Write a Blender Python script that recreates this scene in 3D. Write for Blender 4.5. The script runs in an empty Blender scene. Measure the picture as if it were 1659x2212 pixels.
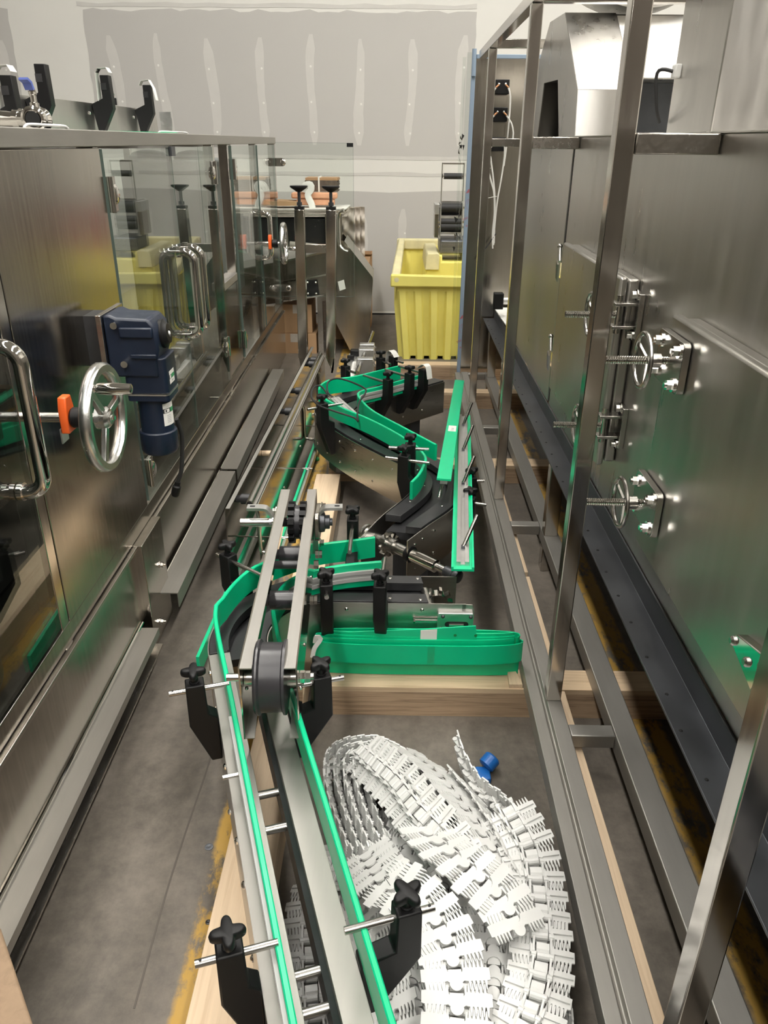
import bpy, math, random
from math import pi, sin, cos, radians, sqrt, atan2
from mathutils import Vector, Matrix, Quaternion
random.seed(7)
SC = bpy.context.scene
COL = SC.collection
V = Vector

# ------------------------------------------------------------------ camera
CAM_H = 1.47
cam_d = bpy.data.cameras.new('camera'); cam = bpy.data.objects.new('camera', cam_d); COL.objects.link(cam)
right = V((.99987626, .01376151, .0076219)); down = V((.01281594, -.43161254, -.90196805)); fwd = V((-.00912274, .90195412, -.4317355))
cam.matrix_world = Matrix(((right.x, -down.x, -fwd.x, 0), (right.y, -down.y, -fwd.y, 0), (right.z, -down.z, -fwd.z, CAM_H), (0, 0, 0, 1)))
cam_d.sensor_fit = 'VERTICAL'; cam_d.sensor_height = 24.0; cam_d.lens = 24.0 * 1671.0 / 2212.0
cam_d.clip_start = 0.02; cam_d.clip_end = 60
SC.camera = cam
# ------------------------------------------------------------------ world, exposure
w = bpy.data.worlds.new('world'); SC.world = w; w.use_nodes = True
w.node_tree.nodes['Background'].inputs[0].default_value = (1.0, 0.95, 0.88, 1)
w.node_tree.nodes['Background'].inputs[1].default_value = 0.15
SC.view_settings.view_transform = 'Standard'; SC.view_settings.look = 'None'
SC.view_settings.gamma = 1.0; SC.view_settings.use_curve_mapping = False
SC.view_settings.exposure = 0.0
LAMP_POWER = 42.0

# ------------------------------------------------------------------ materials
def new_mat(name):
    m = bpy.data.materials.new(name); m.use_nodes = True
    return m, m.node_tree.nodes, m.node_tree.links, m.node_tree.nodes['Principled BSDF']
def setp(b, **k):
    names = {'col': 'Base Color', 'rough': 'Roughness', 'metal': 'Metallic', 'spec': 'Specular IOR Level', 'sss': 'Subsurface Weight',
             'aniso': 'Anisotropic', 'coat': 'Coat Weight', 'trans': 'Transmission Weight', 'ior': 'IOR', 'alpha': 'Alpha'}
    for q, v in k.items():
        if q == 'col': v = (*v, 1)
        b.inputs[names[q]].default_value = v
def tex(n, l, scale=5, stretch=(1, 1, 1), detail=4, rough=.55, coord='Object', dist=0.0):
    tc = n.new('ShaderNodeTexCoord'); mp = n.new('ShaderNodeMapping'); nz = n.new('ShaderNodeTexNoise')
    mp.inputs['Scale'].default_value = stretch
    nz.inputs['Scale'].default_value = scale; nz.inputs['Detail'].default_value = detail; nz.inputs['Roughness'].default_value = rough; nz.inputs['Distortion'].default_value = dist
    l.new(tc.outputs[coord], mp.inputs['Vector']); l.new(mp.outputs[0], nz.inputs['Vector'])
    return nz
def ramp(n, l, src, stops):
    r = n.new('ShaderNodeValToRGB'); els = r.color_ramp.elements
    while len(els) < len(stops): els.new(.5)
    for e, (p, c) in zip(els, stops):
        e.position = p; e.color = (*c, 1) if len(c) == 3 else c
    l.new(src, r.inputs[0]); return r
def maprange(n, l, src, a, b, c=0., d=1.):
    m = n.new('ShaderNodeMapRange'); m.inputs[1].default_value = a; m.inputs[2].default_value = b; m.inputs[3].default_value = c; m.inputs[4].default_value = d
    l.new(src, m.inputs[0]); return m
def bump(n, l, b, src, strength, dist=.01):
    bp = n.new('ShaderNodeBump'); bp.inputs['Strength'].default_value = strength; bp.inputs['Distance'].default_value = dist
    l.new(src, bp.inputs['Height']); l.new(bp.outputs[0], b.inputs['Normal']); return bp
def simple(name, col, rough=.5, metal=0., var=.0, vscale=20, bmp=0., bscale=200, **k):
    m, n, l, b = new_mat(name); setp(b, col=col, rough=rough, metal=metal, **k)
    if var:
        nz = tex(n, l, vscale)
        r = ramp(n, l, nz.outputs[0], [(.3, tuple(c * (1 - var) for c in col)), (.7, tuple(min(1, c * (1 + var)) for c in col))])
        l.new(r.outputs[0], b.inputs['Base Color'])
        rr = maprange(n, l, nz.outputs[0], .3, .7, max(.02, rough * .85), min(1, rough * 1.15)); l.new(rr.outputs[0], b.inputs['Roughness'])
    if bmp:
        nb = tex(n, l, bscale, detail=2); bump(n, l, b, nb.outputs[0], bmp, .001)
    return m
def steel(name, col=(.52, .5, .47), rough=.26, streak=(60, 60, 2), var=.12, wave=.0, grain=.03, smudge=.3):
    m, n, l, b = new_mat(name); setp(b, col=col, metal=1., rough=rough)
    st = tex(n, l, 3, streak, 3); sm = tex(n, l, 2.3, (1, 1, 1), 5)
    mx = n.new('ShaderNodeMix'); mx.data_type = 'FLOAT'; mx.inputs[0].default_value = .5
    l.new(st.outputs[0], mx.inputs[2]); l.new(sm.outputs[0], mx.inputs[3])
    r = ramp(n, l, mx.outputs[0], [(.3, tuple(c * (1 - var) for c in col)), (.7, tuple(min(1, c * (1 + var)) for c in col))])
    l.new(r.outputs[0], b.inputs['Base Color'])
    rr = maprange(n, l, mx.outputs[0], .3, .7, rough * (1 - smudge), rough * (1 + smudge)); l.new(rr.outputs[0], b.inputs['Roughness'])
    if wave:
        wv = tex(n, l, 1.4, (1, 1, 1), 2); b1 = bump(n, l, b, wv.outputs[0], wave, .05)
        gb = tex(n, l, 40, streak, 2)
        b2 = n.new('ShaderNodeBump'); b2.inputs['Strength'].default_value = grain; b2.inputs['Distance'].default_value = .001
        l.new(gb.outputs[0], b2.inputs['Height']); l.new(b2.outputs[0], b1.inputs['Normal'])
    return m
M = {}
M['panel_steel'] = steel('panel_steel', (.46, .43, .385), .2, (30, 30, 1.5), .10, wave=.03, grain=0)
M['tunnel_steel'] = steel('tunnel_steel', (.59, .575, .545), .33, (7, 7, .8), .12, wave=.03, grain=0)
M['mirror_steel'] = steel('mirror_steel', (.56, .53, .48), .1, (8, 8, 1), .08, wave=.03, grain=0)
M['plate_steel'] = steel('plate_steel', (.52, .505, .475), .30, (5, 5, 60), .08, smudge=.15)
M['tube_steel'] = steel('tube_steel', (.54, .51, .47), .24, (40, 3, 40), .10)
M['satin_steel'] = steel('satin_steel', (.43, .415, .385), .55, (40, 3, 40), .08, smudge=.12)
M['post_steel'] = steel('post_steel', (.56, .53, .49), .14, (20, 20, 2), .08, wave=.04, grain=0)
M['chrome'] = simple('chrome', (.78, .76, .72), .07, 1.)
M['rod_steel'] = simple('rod_steel', (.50, .485, .46), .24, 1.)
M['cast_alu'] = simple('cast_alu', (.74, .74, .72), .24, 1., .05, 30)
M['alu'] = simple('alu', (.68, .68, .67), .38, 1., .05, 30)
M['profile_grey'] = simple('profile_grey', (.46, .46, .45), .35)
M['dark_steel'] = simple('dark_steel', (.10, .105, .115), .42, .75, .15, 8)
M['black_plastic'] = simple('black_plastic', (.006, .006, .0065), .48, spec=.35)
M['black_matte'] = simple('black_matte', (.008, .008, .008), .7)
M['wear_plastic'] = simple('wear_plastic', (.028, .028, .03), .4, 0., .3, 12, .1, 150)
M['grey_drum'] = simple('grey_drum', (.035, .034, .038), .28, 0., .2, 8)
M['green'] = simple('green', (.0, .56, .26), .33, 0., .05, 10, sss=.0)
M['chain_white'] = simple('chain_white', (.65, .65, .635), .36, 0., .03, 15)
M['white_plastic'] = simple('white_plastic', (.78, .78, .76), .4)
M['navy'] = simple('navy', (.008, .015, .033), .4, 0., .06, 30)
M['orange'] = simple('orange', (.85, .13, .02), .4)
M['yellow_poly'] = simple('yellow_poly', (.88, .79, .20), .5, 0., .05, 4)
M['yellow_worn'] = simple('yellow_worn', (.74, .68, .40), .6, 0., .12, 9)
M['cardboard'] = simple('cardboard', (.42, .26, .14), .8, 0., .08, 6)
M['card_edge'] = simple('card_edge', (.12, .095, .075), .9, 0., .3, 40)
M['foam'] = simple('foam', (.70, .36, .22), .8, 0., .08, 20)
M['pulp'] = simple('pulp', (.52, .47, .41), .9, 0., .1, 30)
M['paper_white'] = simple('paper_white', (.78, .77, .73), .7)
M['blue_cap'] = simple('blue_cap', (.01, .12, .42), .35)
M['blue_handle'] = simple('blue_handle', (.10, .14, .42), .4)
M['film_blue'] = simple('film_blue', (.27, .35, .45), .35)
M['film_red'] = simple('film_red', (.40, .12, .14), .5)
M['green_knob'] = simple('green_knob', (.01, .22, .06), .4)
M['grey_paint'] = simple('grey_paint', (.15, .16, .155), .5, 0., .1, 5)
M['rubber'] = simple('rubber', (.02, .02, .02), .6)
M['cable_white'] = simple('cable_white', (.80, .79, .75), .5)
M['copper'] = simple('copper', (.6, .3, .15), .4, .6)
M['label_green'] = simple('label_green', (.05, .30, .12), .5)
M['label_dark'] = simple('label_dark', (.03, .03, .03), .5)
M['label_grey'] = simple('label_grey', (.45, .45, .45), .5)
M['mud'] = simple('mud', (.695, .688, .65), .75, 0., .02, 3)
M['mud_strip'] = simple('mud_strip', (.575, .563, .535), .75, 0., .03, 8)
M['gypsum_grey'] = simple('gypsum_grey', (.490, .480, .458), .85, 0., .02, 2)
M['ceiling_white'] = simple('ceiling_white', (.36, .35, .33), .85)
M['wall_far'] = simple('wall_far', (.55, .53, .49), .85, 0., .06, 1)
M['wall_dark'] = simple('wall_dark', (.10, .088, .075), .85, 0., .2, 1)

def glass_mat(name, tint, gloss=.06, extra=1.0):
    m, n, l, b = new_mat(name)
    out = n['Material Output']; n.remove(b)
    tr = n.new('ShaderNodeBsdfTransparent'); tr.inputs[0].default_value = (*tint, 1)
    gl = n.new('ShaderNodeBsdfGlossy'); gl.inputs['Roughness'].default_value = .0; gl.inputs[0].default_value = (1, 1, 1, 1)
    lw = n.new('ShaderNodeLayerWeight'); lw.inputs[0].default_value = .5
    pw = n.new('ShaderNodeMath'); pw.operation = 'POWER'; pw.inputs[1].default_value = 5.0; l.new(lw.outputs['Facing'], pw.inputs[0])
    mu = n.new('ShaderNodeMath'); mu.operation = 'MULTIPLY_ADD'; mu.inputs[1].default_value = extra; mu.inputs[2].default_value = gloss; mu.use_clamp = True
    l.new(pw.outputs[0], mu.inputs[0])
    mx = n.new('ShaderNodeMixShader'); l.new(mu.outputs[0], mx.inputs[0]); l.new(tr.outputs[0], mx.inputs[1]); l.new(gl.outputs[0], mx.inputs[2])
    l.new(mx.outputs[0], out.inputs[0]); return m
M['glass'] = glass_mat('glass', (.80, .845, .815), .07, .95)
M['clear_glass'] = glass_mat('clear_glass', (.955, .975, .96), .012, .8)
M['glass_edge'] = simple('glass_edge', (.12, .165, .145), .25)
M['acrylic'] = glass_mat('acrylic', (.94, .96, .95), .03)

def wood_mat(name, c1, c2, along='y', scale=6):
    m, n, l, b = new_mat(name); setp(b, rough=.65)
    st = {'x': (.6, 12, 12), 'y': (12, .6, 12), 'z': (12, 12, .6)}[along]
    nz = tex(n, l, scale, st, 5, .6, dist=.6)
    r = ramp(n, l, nz.outputs[0], [(.25, c2), (.5, c1), (.8, tuple(min(1, c * 1.12) for c in c1))])
    l.new(r.outputs[0], b.inputs['Base Color']); bump(n, l, b, nz.outputs[0], .2, .003); return m
M['wood_y'] = wood_mat('wood_y', (.60, .46, .31), (.46, .32, .19), 'y')
M['wood_x'] = wood_mat('wood_x', (.62, .47, .31), (.40, .27, .16), 'x')
M['wood_pale'] = wood_mat('wood_pale', (.70, .54, .37), (.58, .42, .27), 'y')
M['ply_edge'] = wood_mat('ply_edge', (.44, .31, .20), (.20, .13, .08), 'x', 9)
M['wood_corner'] = wood_mat('wood_corner', (.25, .17, .105), (.19, .125, .075), 'z', 4)

# ------------------------------------------------------------------ mesh building
class B:
    """collects geometry; part() turns it into one mesh object"""
    def __init__(s): s.v = []; s.f = []
    def add(s, vs, fs):
        o = len(s.v); s.v += [V(p) for p in vs]; s.f += [tuple(i + o for i in q) for q in fs]; return s
    def box(s, lo, hi, mat=None):
        (a, b_, c), (d, e, g) = lo, hi
        vs = [V(p) for p in ((a, b_, c), (d, b_, c), (d, e, c), (a, e, c), (a, b_, g), (d, b_, g), (d, e, g), (a, e, g))]
        if mat is not None: vs = [mat @ p for p in vs]
        return s.add(vs, [(3, 2, 1, 0), (4, 5, 6, 7), (0, 1, 5, 4), (1, 2, 6, 5), (2, 3, 7, 6), (3, 0, 4, 7)])
    def bar(s, p0, p1, w_, h_, up=(0, 0, 1)):
        p0, p1 = V(p0), V(p1); t = (p1 - p0).normalized(); u = t.cross(V(up))
        u = u.normalized() if u.length > 1e-6 else V((1, 0, 0)); n = u.cross(t).normalized()
        c = []
        for p in (p0, p1):
            for a, b_ in ((-1, -1), (1, -1), (1, 1), (-1, 1)): c.append(p + u * (a * w_ / 2) + n * (b_ * h_ / 2))
        return s.add(c, [(3, 2, 1, 0), (4, 5, 6, 7), (0, 1, 5, 4), (1, 2, 6, 5), (2, 3, 7, 6), (3, 0, 4, 7)])
    def cyl(s, p0, p1, r, r2=None, n=16, caps=True):
        p0, p1 = V(p0), V(p1); r2 = r if r2 is None else r2
        t = (p1 - p0).normalized(); u = t.orthogonal().normalized(); q = t.cross(u)
        vs = [p + (u * cos(2 * pi * i / n) + q * sin(2 * pi * i / n)) * rr for p, rr in ((p0, r), (p1, r2)) for i in range(n)]
        fs = [(i, (i + 1) % n, n + (i + 1) % n, n + i) for i in range(n)]
        if caps: fs += [tuple(reversed(range(n))), tuple(range(n, 2 * n))]
        return s.add(vs, fs)
    def lathe(s, prof, o, axis, n=24):
        """prof: (radius, along axis)"""
        o = V(o); t = V(axis).normalized(); u = t.orthogonal().normalized(); q = t.cross(u); k = len(prof)
        vs = [o + t * a + (u * cos(2 * pi * i / n) + q * sin(2 * pi * i / n)) * r for r, a in prof for i in range(n)]
        fs = [(j * n + i, j * n + (i + 1) % n, (j + 1) * n + (i + 1) % n, (j + 1) * n + i) for j in range(k - 1) for i in range(n)]
        fs += [tuple(reversed(range(n))), tuple(range((k - 1) * n, k * n))]
        return s.add(vs, fs)
    def sweep(s, path, prof, up=(0, 0, 1), closed=False, caps=True, mito=True):
        """prof: points (side, up) around the path"""
        path = [V(p) for p in path]; k = len(path); n = len(prof); vs = []
        ups = up if isinstance(up, list) else [V(up)] * k
        for i, p in enumerate(path):
            a = path[i - 1] if (i > 0 or closed) else p
            c = path[(i + 1) % k] if (i < k - 1 or closed) else p
            t = ((c - p).normalized() if c != p else V()) + ((p - a).normalized() if p != a else V()); t.normalize()
            sd = t.cross(V(ups[i])).normalized(); nn = sd.cross(t).normalized()
            vs += [p + sd * x + nn * y for x, y in prof]
        fs = []
        for j in range(k if closed else k - 1):
            for i in range(n):
                fs.append((j * n + i, j * n + (i + 1) % n, ((j + 1) % k) * n + (i + 1) % n, ((j + 1) % k) * n + i))
        if caps and not closed: fs += [tuple(reversed(range(n))), tuple(range((k - 1) * n, k * n))]
        return s.add(vs, fs)
    def tube(s, path, r, n=10, closed=False):
        path = [V(p) for p in path]; k = len(path); vs = []; u = None
        for i, p in enumerate(path):
            a = path[i - 1] if (i > 0 or closed) else p
            c = path[(i + 1) % k] if (i < k - 1 or closed) else p
            t = (c - a).normalized()
            u = t.orthogonal().normalized() if u is None else (u - t * u.dot(t)).normalized()
            q = t.cross(u)
            vs += [p + (u * cos(2 * pi * j / n) + q * sin(2 * pi * j / n)) * r for j in range(n)]
        fs = [(j * n + i, j * n + (i + 1) % n, ((j + 1) % k) * n + (i + 1) % n, ((j + 1) % k) * n + i) for j in range(k if closed else k - 1) for i in range(n)]
        if not closed: fs += [tuple(reversed(range(n))), tuple(range((k - 1) * n, k * n))]
        return s.add(vs, fs)
    def prism(s, poly, o, u, v, ext):
        """polygon (a,b) in plane o+u*a+v*b, extruded by vector ext"""
        o, u, v, ext = V(o), V(u), V(v), V(ext); n = len(poly)
        if u.cross(v).dot(ext) < 0: poly = list(reversed(poly))
        vs = [o + u * a + v * b_ for a, b_ in poly] + [o + u * a + v * b_ + ext for a, b_ in poly]
        return s.add(vs, [tuple(reversed(range(n))), tuple(range(n, 2 * n))] + [(i, (i + 1) % n, n + (i + 1) % n, n + i) for i in range(n)])
    def sphere(s, c, r, n=12, m=8):
        c = V(c); vs = [c + V((0, 0, r))]
        for j in range(1, m):
            for i in range(n): vs.append(c + V((sin(pi * j / m) * cos(2 * pi * i / n), sin(pi * j / m) * sin(2 * pi * i / n), cos(pi * j / m))) * r)
        vs.append(c - V((0, 0, r))); L = len(vs) - 1
        fs = [(0, 1 + i, 1 + (i + 1) % n) for i in range(n)]
        for j in range(m - 2):
            for i in range(n): fs.append((1 + j * n + i, 1 + (j + 1) * n + i, 1 + (j + 1) * n + (i + 1) % n, 1 + j * n + (i + 1) % n))
        fs += [(L, 1 + (m - 2) * n + (i + 1) % n, 1 + (m - 2) * n + i) for i in range(n)]
        return s.add(vs, fs)
    def bolt(s, p, d, r=.007, h_=.006, shank=0):
        p, d = V(p), V(d).normalized(); s.cyl(p, p + d * h_ * .25, r * 1.35, n=14); s.cyl(p + d * h_ * .25, p + d * h_, r, n=6)
        if shank: s.cyl(p + d * h_, p + d * (h_ + shank), r * .55, n=10)
        return s
    def rivet(s, p, d, r=.005):
        d = V(d).normalized(); p = V(p)
        return s.lathe([(r, 0), (r * .95, r * .35), (r * .6, r * .7), (r * .15, r * .85)], p, d, 10)
    def xf(s, m):
        s.v = [m @ p for p in s.v]; return s

def make_obj(name, b_, mat, parent=None, sharp=35, bevel=0., origin=None, seg=2):
    me = bpy.data.meshes.new(name)
    o_ = V(origin) if origin is not None else V((0, 0, 0))
    me.from_pydata([tuple(p - o_) for p in b_.v], [], b_.f); me.update()
    mats = mat if isinstance(mat, list) else [mat]
    for m_ in mats: me.materials.append(M[m_] if isinstance(m_, str) else m_)
    if sharp is not None:
        me.polygons.foreach_set('use_smooth', [True] * len(me.polygons)); me.set_sharp_from_angle(angle=radians(sharp))
    o = bpy.data.objects.new(name, me); COL.objects.link(o)
    if parent is not None: o.parent = parent
    if bevel:
        bm_ = o.modifiers.new('bevel', 'BEVEL'); bm_.width = bevel; bm_.segments = seg; bm_.limit_method = 'ANGLE'; bm_.angle_limit = radians(40); bm_.harden_normals = False
    return o
ROT = {'w': 0.0, 'l': .0065, 'r': -.0070}     # the two machines stand a fraction of a degree askew to each other
class Thing:
    """an Empty at the thing's base; parts are given in the coordinates of the thing's own frame"""
    def __init__(s, name, label, cat, base=(0, 0, 0), fr='w', group=None):
        s.base = V(base); s.e = bpy.data.objects.new(name, None); COL.objects.link(s.e)
        rz = Matrix.Rotation(ROT[fr], 4, 'Z'); s.e.location = rz @ s.base; s.e.rotation_euler = (0, 0, ROT[fr]); s.e.empty_display_size = .1
        s.e['label'] = label; s.e['category'] = cat
        if group: s.e['group'] = group
    def part(s, name, b_, mat, parent=None, label=None, **k):
        o = make_obj(name, b_, mat, parent or s.e, origin=s.base, **k)
        if label: o['label'] = label
        return o
    def share(s, name, src, loc, rot=None, parent=None):
        """another object using the mesh of src"""
        o = bpy.data.objects.new(name, src.data); COL.objects.link(o); o.parent = parent or s.e
        o.location = V(loc) - s.base
        return o
def single(name, b_, mat, label, cat, base=(0, 0, 0), fr='w', group=None, **k):
    o = make_obj(name, b_, mat, None, origin=base, **k); rz = Matrix.Rotation(ROT[fr], 4, 'Z'); o.location = rz @ V(base); o.rotation_euler = (0, 0, ROT[fr])
    o['label'] = label; o['category'] = cat
    if group: o['group'] = group
    return o
def structure(name, b_, mat, parent=None, **k):
    o = make_obj(name, b_, mat, parent, **k)
    if parent is None: o['kind'] = 'structure'
    return o
def arc(c, r, a0, a1, n, u=(1, 0, 0), v=(0, 1, 0)):
    c, u, v = V(c), V(u), V(v)
    return [c + u * (r * cos(a0 + (a1 - a0) * i / n)) + v * (r * sin(a0 + (a1 - a0) * i / n)) for i in range(n + 1)]
def spline(pts, step=.02, n_=None):
    """Catmull-Rom through the points, resampled about every step"""
    pts = [V(p) for p in pts]; P_ = [pts[0] * 2 - pts[1]] + pts + [pts[-1] * 2 - pts[-2]]; out = []
    for i in range(1, len(P_) - 2):
        a, b_, c, d = P_[i - 1:i + 3]; k = max(2, int((c - b_).length / step)) if n_ is None else n_
        for j in range(k):
            t = j / k
            out.append(.5 * ((2 * b_) + (c - a) * t + (2 * a - 5 * b_ + 4 * c - d) * t * t + (3 * b_ - a - 3 * c + d) * t ** 3))
    out.append(pts[-1]); return out
def rounded_rect(w_, h_, r, n=4, cx=0, cy=0):
    out = []
    for (sx, sy, a) in ((1, 1, 0), (-1, 1, pi / 2), (-1, -1, pi), (1, -1, 1.5 * pi)):
        for i in range(n + 1):
            t = a + (pi / 2) * i / n; out.append((cx + sx * (w_ / 2 - r) + r * cos(t), cy + sy * (h_ / 2 - r) + r * sin(t)))
    return out
# ================================================================== the setting
YW = 7.39                                   # back wall
m, n, l, b = new_mat('concrete'); setp(b, rough=.5)
n1 = tex(n, l, 1.6, (1, 1, 1), 8, .65); n2 = tex(n, l, 22, (1, 1, 1), 8, .75); n3 = tex(n, l, 3.2, (1, .35, 1), 6, .6, dist=1.2)
mx = n.new('ShaderNodeMix'); mx.data_type = 'FLOAT'; mx.inputs[0].default_value = .5; l.new(n1.outputs[0], mx.inputs[2]); l.new(n2.outputs[0], mx.inputs[3])
mx2 = n.new('ShaderNodeMix'); mx2.data_type = 'FLOAT'; mx2.inputs[0].default_value = .35; l.new(mx.outputs[0], mx2.inputs[2]); l.new(n3.outputs[0], mx2.inputs[3])
cr = ramp(n, l, mx2.outputs[0], [(.34, (.042, .036, .030)), (.45, (.100, .086, .071)), (.56, (.175, .152, .126)), (.70, (.27, .237, .197))])
tc = n.new('ShaderNodeTexCoord'); sx = n.new('ShaderNodeSeparateXYZ'); l.new(tc.outputs['Object'], sx.inputs[0])
wob = tex(n, l, 22, (1, 1, 1), 4, .7)
def stripe(x0, x1, soft=.006, wobble=.018):
    ad = n.new('ShaderNodeMath'); ad.operation = 'MULTIPLY_ADD'; ad.inputs[1].default_value = wobble; l.new(wob.outputs[0], ad.inputs[0]); l.new(sx.outputs[0], ad.inputs[2])
    a = maprange(n, l, ad.outputs[0], x0 - soft, x0 + soft); c = maprange(n, l, ad.outputs[0], x1 - soft, x1 + soft, 1., 0.)
    mu = n.new('ShaderNodeMath'); mu.operation = 'MULTIPLY'; l.new(a.outputs[0], mu.inputs[0]); l.new(c.outputs[0], mu.inputs[1]); return mu
s1 = stripe(-.388, -.315); s2 = stripe(.70, .775)
ad = n.new('ShaderNodeMath'); ad.operation = 'MAXIMUM'; l.new(s1.outputs[0], ad.inputs[0]); l.new(s2.outputs[0], ad.inputs[1])
worn = tex(n, l, 9, (1.6, .8, 1), 6, .72); wr = maprange(n, l, worn.outputs[0], .40, .50)
pm = n.new('ShaderNodeMath'); pm.operation = 'MULTIPLY'; l.new(ad.outputs[0], pm.inputs[0]); l.new(wr.outputs[0], pm.inputs[1])
pc = n.new('ShaderNodeMix'); pc.data_type = 'RGBA'; l.new(pm.outputs[0], pc.inputs[0]); l.new(cr.outputs[0], pc.inputs[6]); pc.inputs[7].default_value = (.46, .28, .055, 1)
l.new(pc.outputs[2], b.inputs['Base Color'])
rg = maprange(n, l, n2.outputs[0], .3, .7, .42, .7); l.new(rg.outputs[0], b.inputs['Roughness'])
bump(n, l, b, mx2.outputs[0], .12, .01); M['concrete'] = m

structure('floor', B().box((-6, -6, -.1), (6, YW + .1, 0)), 'concrete')
crack = B().sweep(spline([(-.47, .9, 0), (-.476, 1.2, 0), (-.468, 1.6, 0), (-.48, 2.0, 0), (-.47, 2.6, 0)], .05), [(-.002, 0), (.002, 0), (.002, .0008), (-.002, .0008)])
m_, n_, l_, b_ = new_mat('floor_joint'); setp(b_, col=(.10, .088, .074), rough=.8); M['floor_joint'] = m_
fl = bpy.data.objects['floor']; make_obj('floor_joint', crack, 'floor_joint', fl)
for i, (x, y, r) in enumerate(((-.39, 1.53, .010), (-.41, 1.27, .010), (-.37, 1.08, .006))):
    make_obj('anchor_plug', B().lathe([(r, 0), (r, .001), (r * .6, .0015), (r * .2, .0005)], (x, y, 0), (0, 0, 1), 12), 'wear_plastic' if i == 2 else 'dark_steel', fl)

wall = structure('wall_back', B().box((-6, YW, 0), (6, YW + .1, 6.0)), 'mud')
structure('wall_left', B().box((-6.1, -6, 0), (-6, YW, 6.0)), 'wall_far')
structure('wall_right', B().box((6, -6, 0), (6.1, YW, 6.0)), 'wall_far')
structure('wall_front', B().box((-6, -6.1, 0), (6, -6, 6.0)), 'wall_dark')
structure('ceiling', B().box((-6.1, -6.1, 6.0), (6.1, YW + .1, 6.1)), 'ceiling_white')
# exposed grey gypsum boards between the taped joints
for (x0, z0, x1, z1) in ((-2.56, 1.33, .645, 2.42), (-6, 1.35, -3.17, 2.42), (-6, .03, 5.9, 1.075), (1.28, 1.33, 4.2, 2.30)):
    poly = []
    def edge(a, b2, k, j):
        for i in range(k):
            t = i / k; x = a[0] + (b2[0] - a[0]) * t; z = a[1] + (b2[1] - a[1]) * t; poly.append((x + random.uniform(-j, j), z + random.uniform(-j, j)))
    edge((x0, z0), (x1, z0), 40, .006); edge((x1, z0), (x1, z1), 14, .006); edge((x1, z1), (x0, z1), 40, .012); edge((x0, z1), (x0, z0), 14, .006)
    make_obj('gypsum_board', B().prism(poly, (0, YW, 0), (1, 0, 0), (0, 0, 1), (0, -.0012, 0)), 'gypsum_grey', wall)
def mud_strip(x, z0, z1, wd, lean=0., seed=0):
    rnd = random.Random(seed); k = 16; L_, R_ = [], []
    ph = rnd.uniform(0, 6)
    for i in range(k + 1):
        t = i / k; z = z0 + (z1 - z0) * t; c = x + lean * t + .012 * sin(ph + 5 * t) + rnd.uniform(-.003, .003)
        ww = wd * (1 + .18 * sin(ph * 2 + 4 * t)) * (min(1, .35 + 5 * t) if t < .15 else 1) * (min(1, .35 + 5 * (1 - t)) if t > .87 else 1) / 2
        L_.append((c - ww, z)); R_.append((c + ww, z))
    s_ = make_obj('joint_compound_strip', B().prism(L_ + R_[::-1], (0, YW - .0012, 0), (1, 0, 0), (0, 0, 1), (0, -.001, 0)), 'mud_strip', wall)
    for q in (.12, .4, .72):
        c = x + lean * q + rnd.uniform(-.015, .015)
        make_obj('screw_dimple', B().lathe([(.009, 0), (.006, .001), (.002, .0014)], (c, YW - .0021, z0 + (z1 - z0) * q), (0, -1, 0), 10), 'paper_white', s_)
for i, (x, lean) in enumerate(((-2.31, -.06), (-1.95, -.03), (-1.53, -.03), (-1.13, 0), (-.71, 0), (-.31, .0), (.11, .02), (.53, .02))):
    mud_strip(x, 1.44, 2.24 + .02 * sin(i * 2.), .075, lean, i)
for i, (x, zt) in enumerate(((-.30, .93), (.08, .93), (.62, 1.0), (-1.15, .95), (-1.56, .95), (-.73, .95))):
    mud_strip(x, .2, zt, .085, .0, 20 + i)
mud_strip(-3.28, 1.44, 2.2, .08, .0, 40)
for z in (1.20, 1.33, 2.44):
    poly = [(-2.6 + i * .18, z + random.uniform(-.004, .004)) for i in range(19)]
    make_obj('joint_tape_ridge', B().prism(poly + [(p[0], p[1] + .03 + random.uniform(-.008, .008)) for p in reversed(poly)], (0, YW - .0012, 0), (1, 0, 0), (0, 0, 1), (0, -.001, 0)), 'mud_strip', wall)
structure('baseboard_back', B().box((-6, YW - .004, 0), (6, YW, .012)), 'black_matte')

# ceiling lamps of the hall
m_, n_, l_, b_ = new_mat('lamp_diffuser'); n_.remove(b_); em = n_.new('ShaderNodeEmission'); em.inputs[0].default_value = (1., .965, .90, 1); em.inputs[1].default_value = LAMP_POWER
l_.new(em.outputs[0], n_['Material Output'].inputs[0]); M['lamp_diffuser'] = m_
LAMPS = [(x, y) for x in (-1.1, 1.5, 4.1) for y in (-4.2, -1.4, 1.4, 4.2)]
for i, (x, y) in enumerate(LAMPS):
    t = Thing('ceiling_lamp', 'long white fluorescent lamp hung under the hall ceiling', 'lamp', (x, y, 5.2), group='rows of ceiling lamps')
    t.part('housing', B().prism([(-.16, 0), (.16, 0), (.1, .07), (-.1, .07)], (x, y - 1.2, 5.22), (1, 0, 0), (0, 0, 1), (0, 2.4, 0)), 'white_plastic')
    t.part('diffuser', B().box((x - .15, y - 1.18, 5.2), (x + .15, y + 1.18, 5.219)), 'lamp_diffuser', sharp=None)
    for q in (-.9, .9): t.part('hanger', B().cyl((x, y + q, 5.29), (x, y + q, 6.0), .006, n=6), 'alu')
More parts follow.
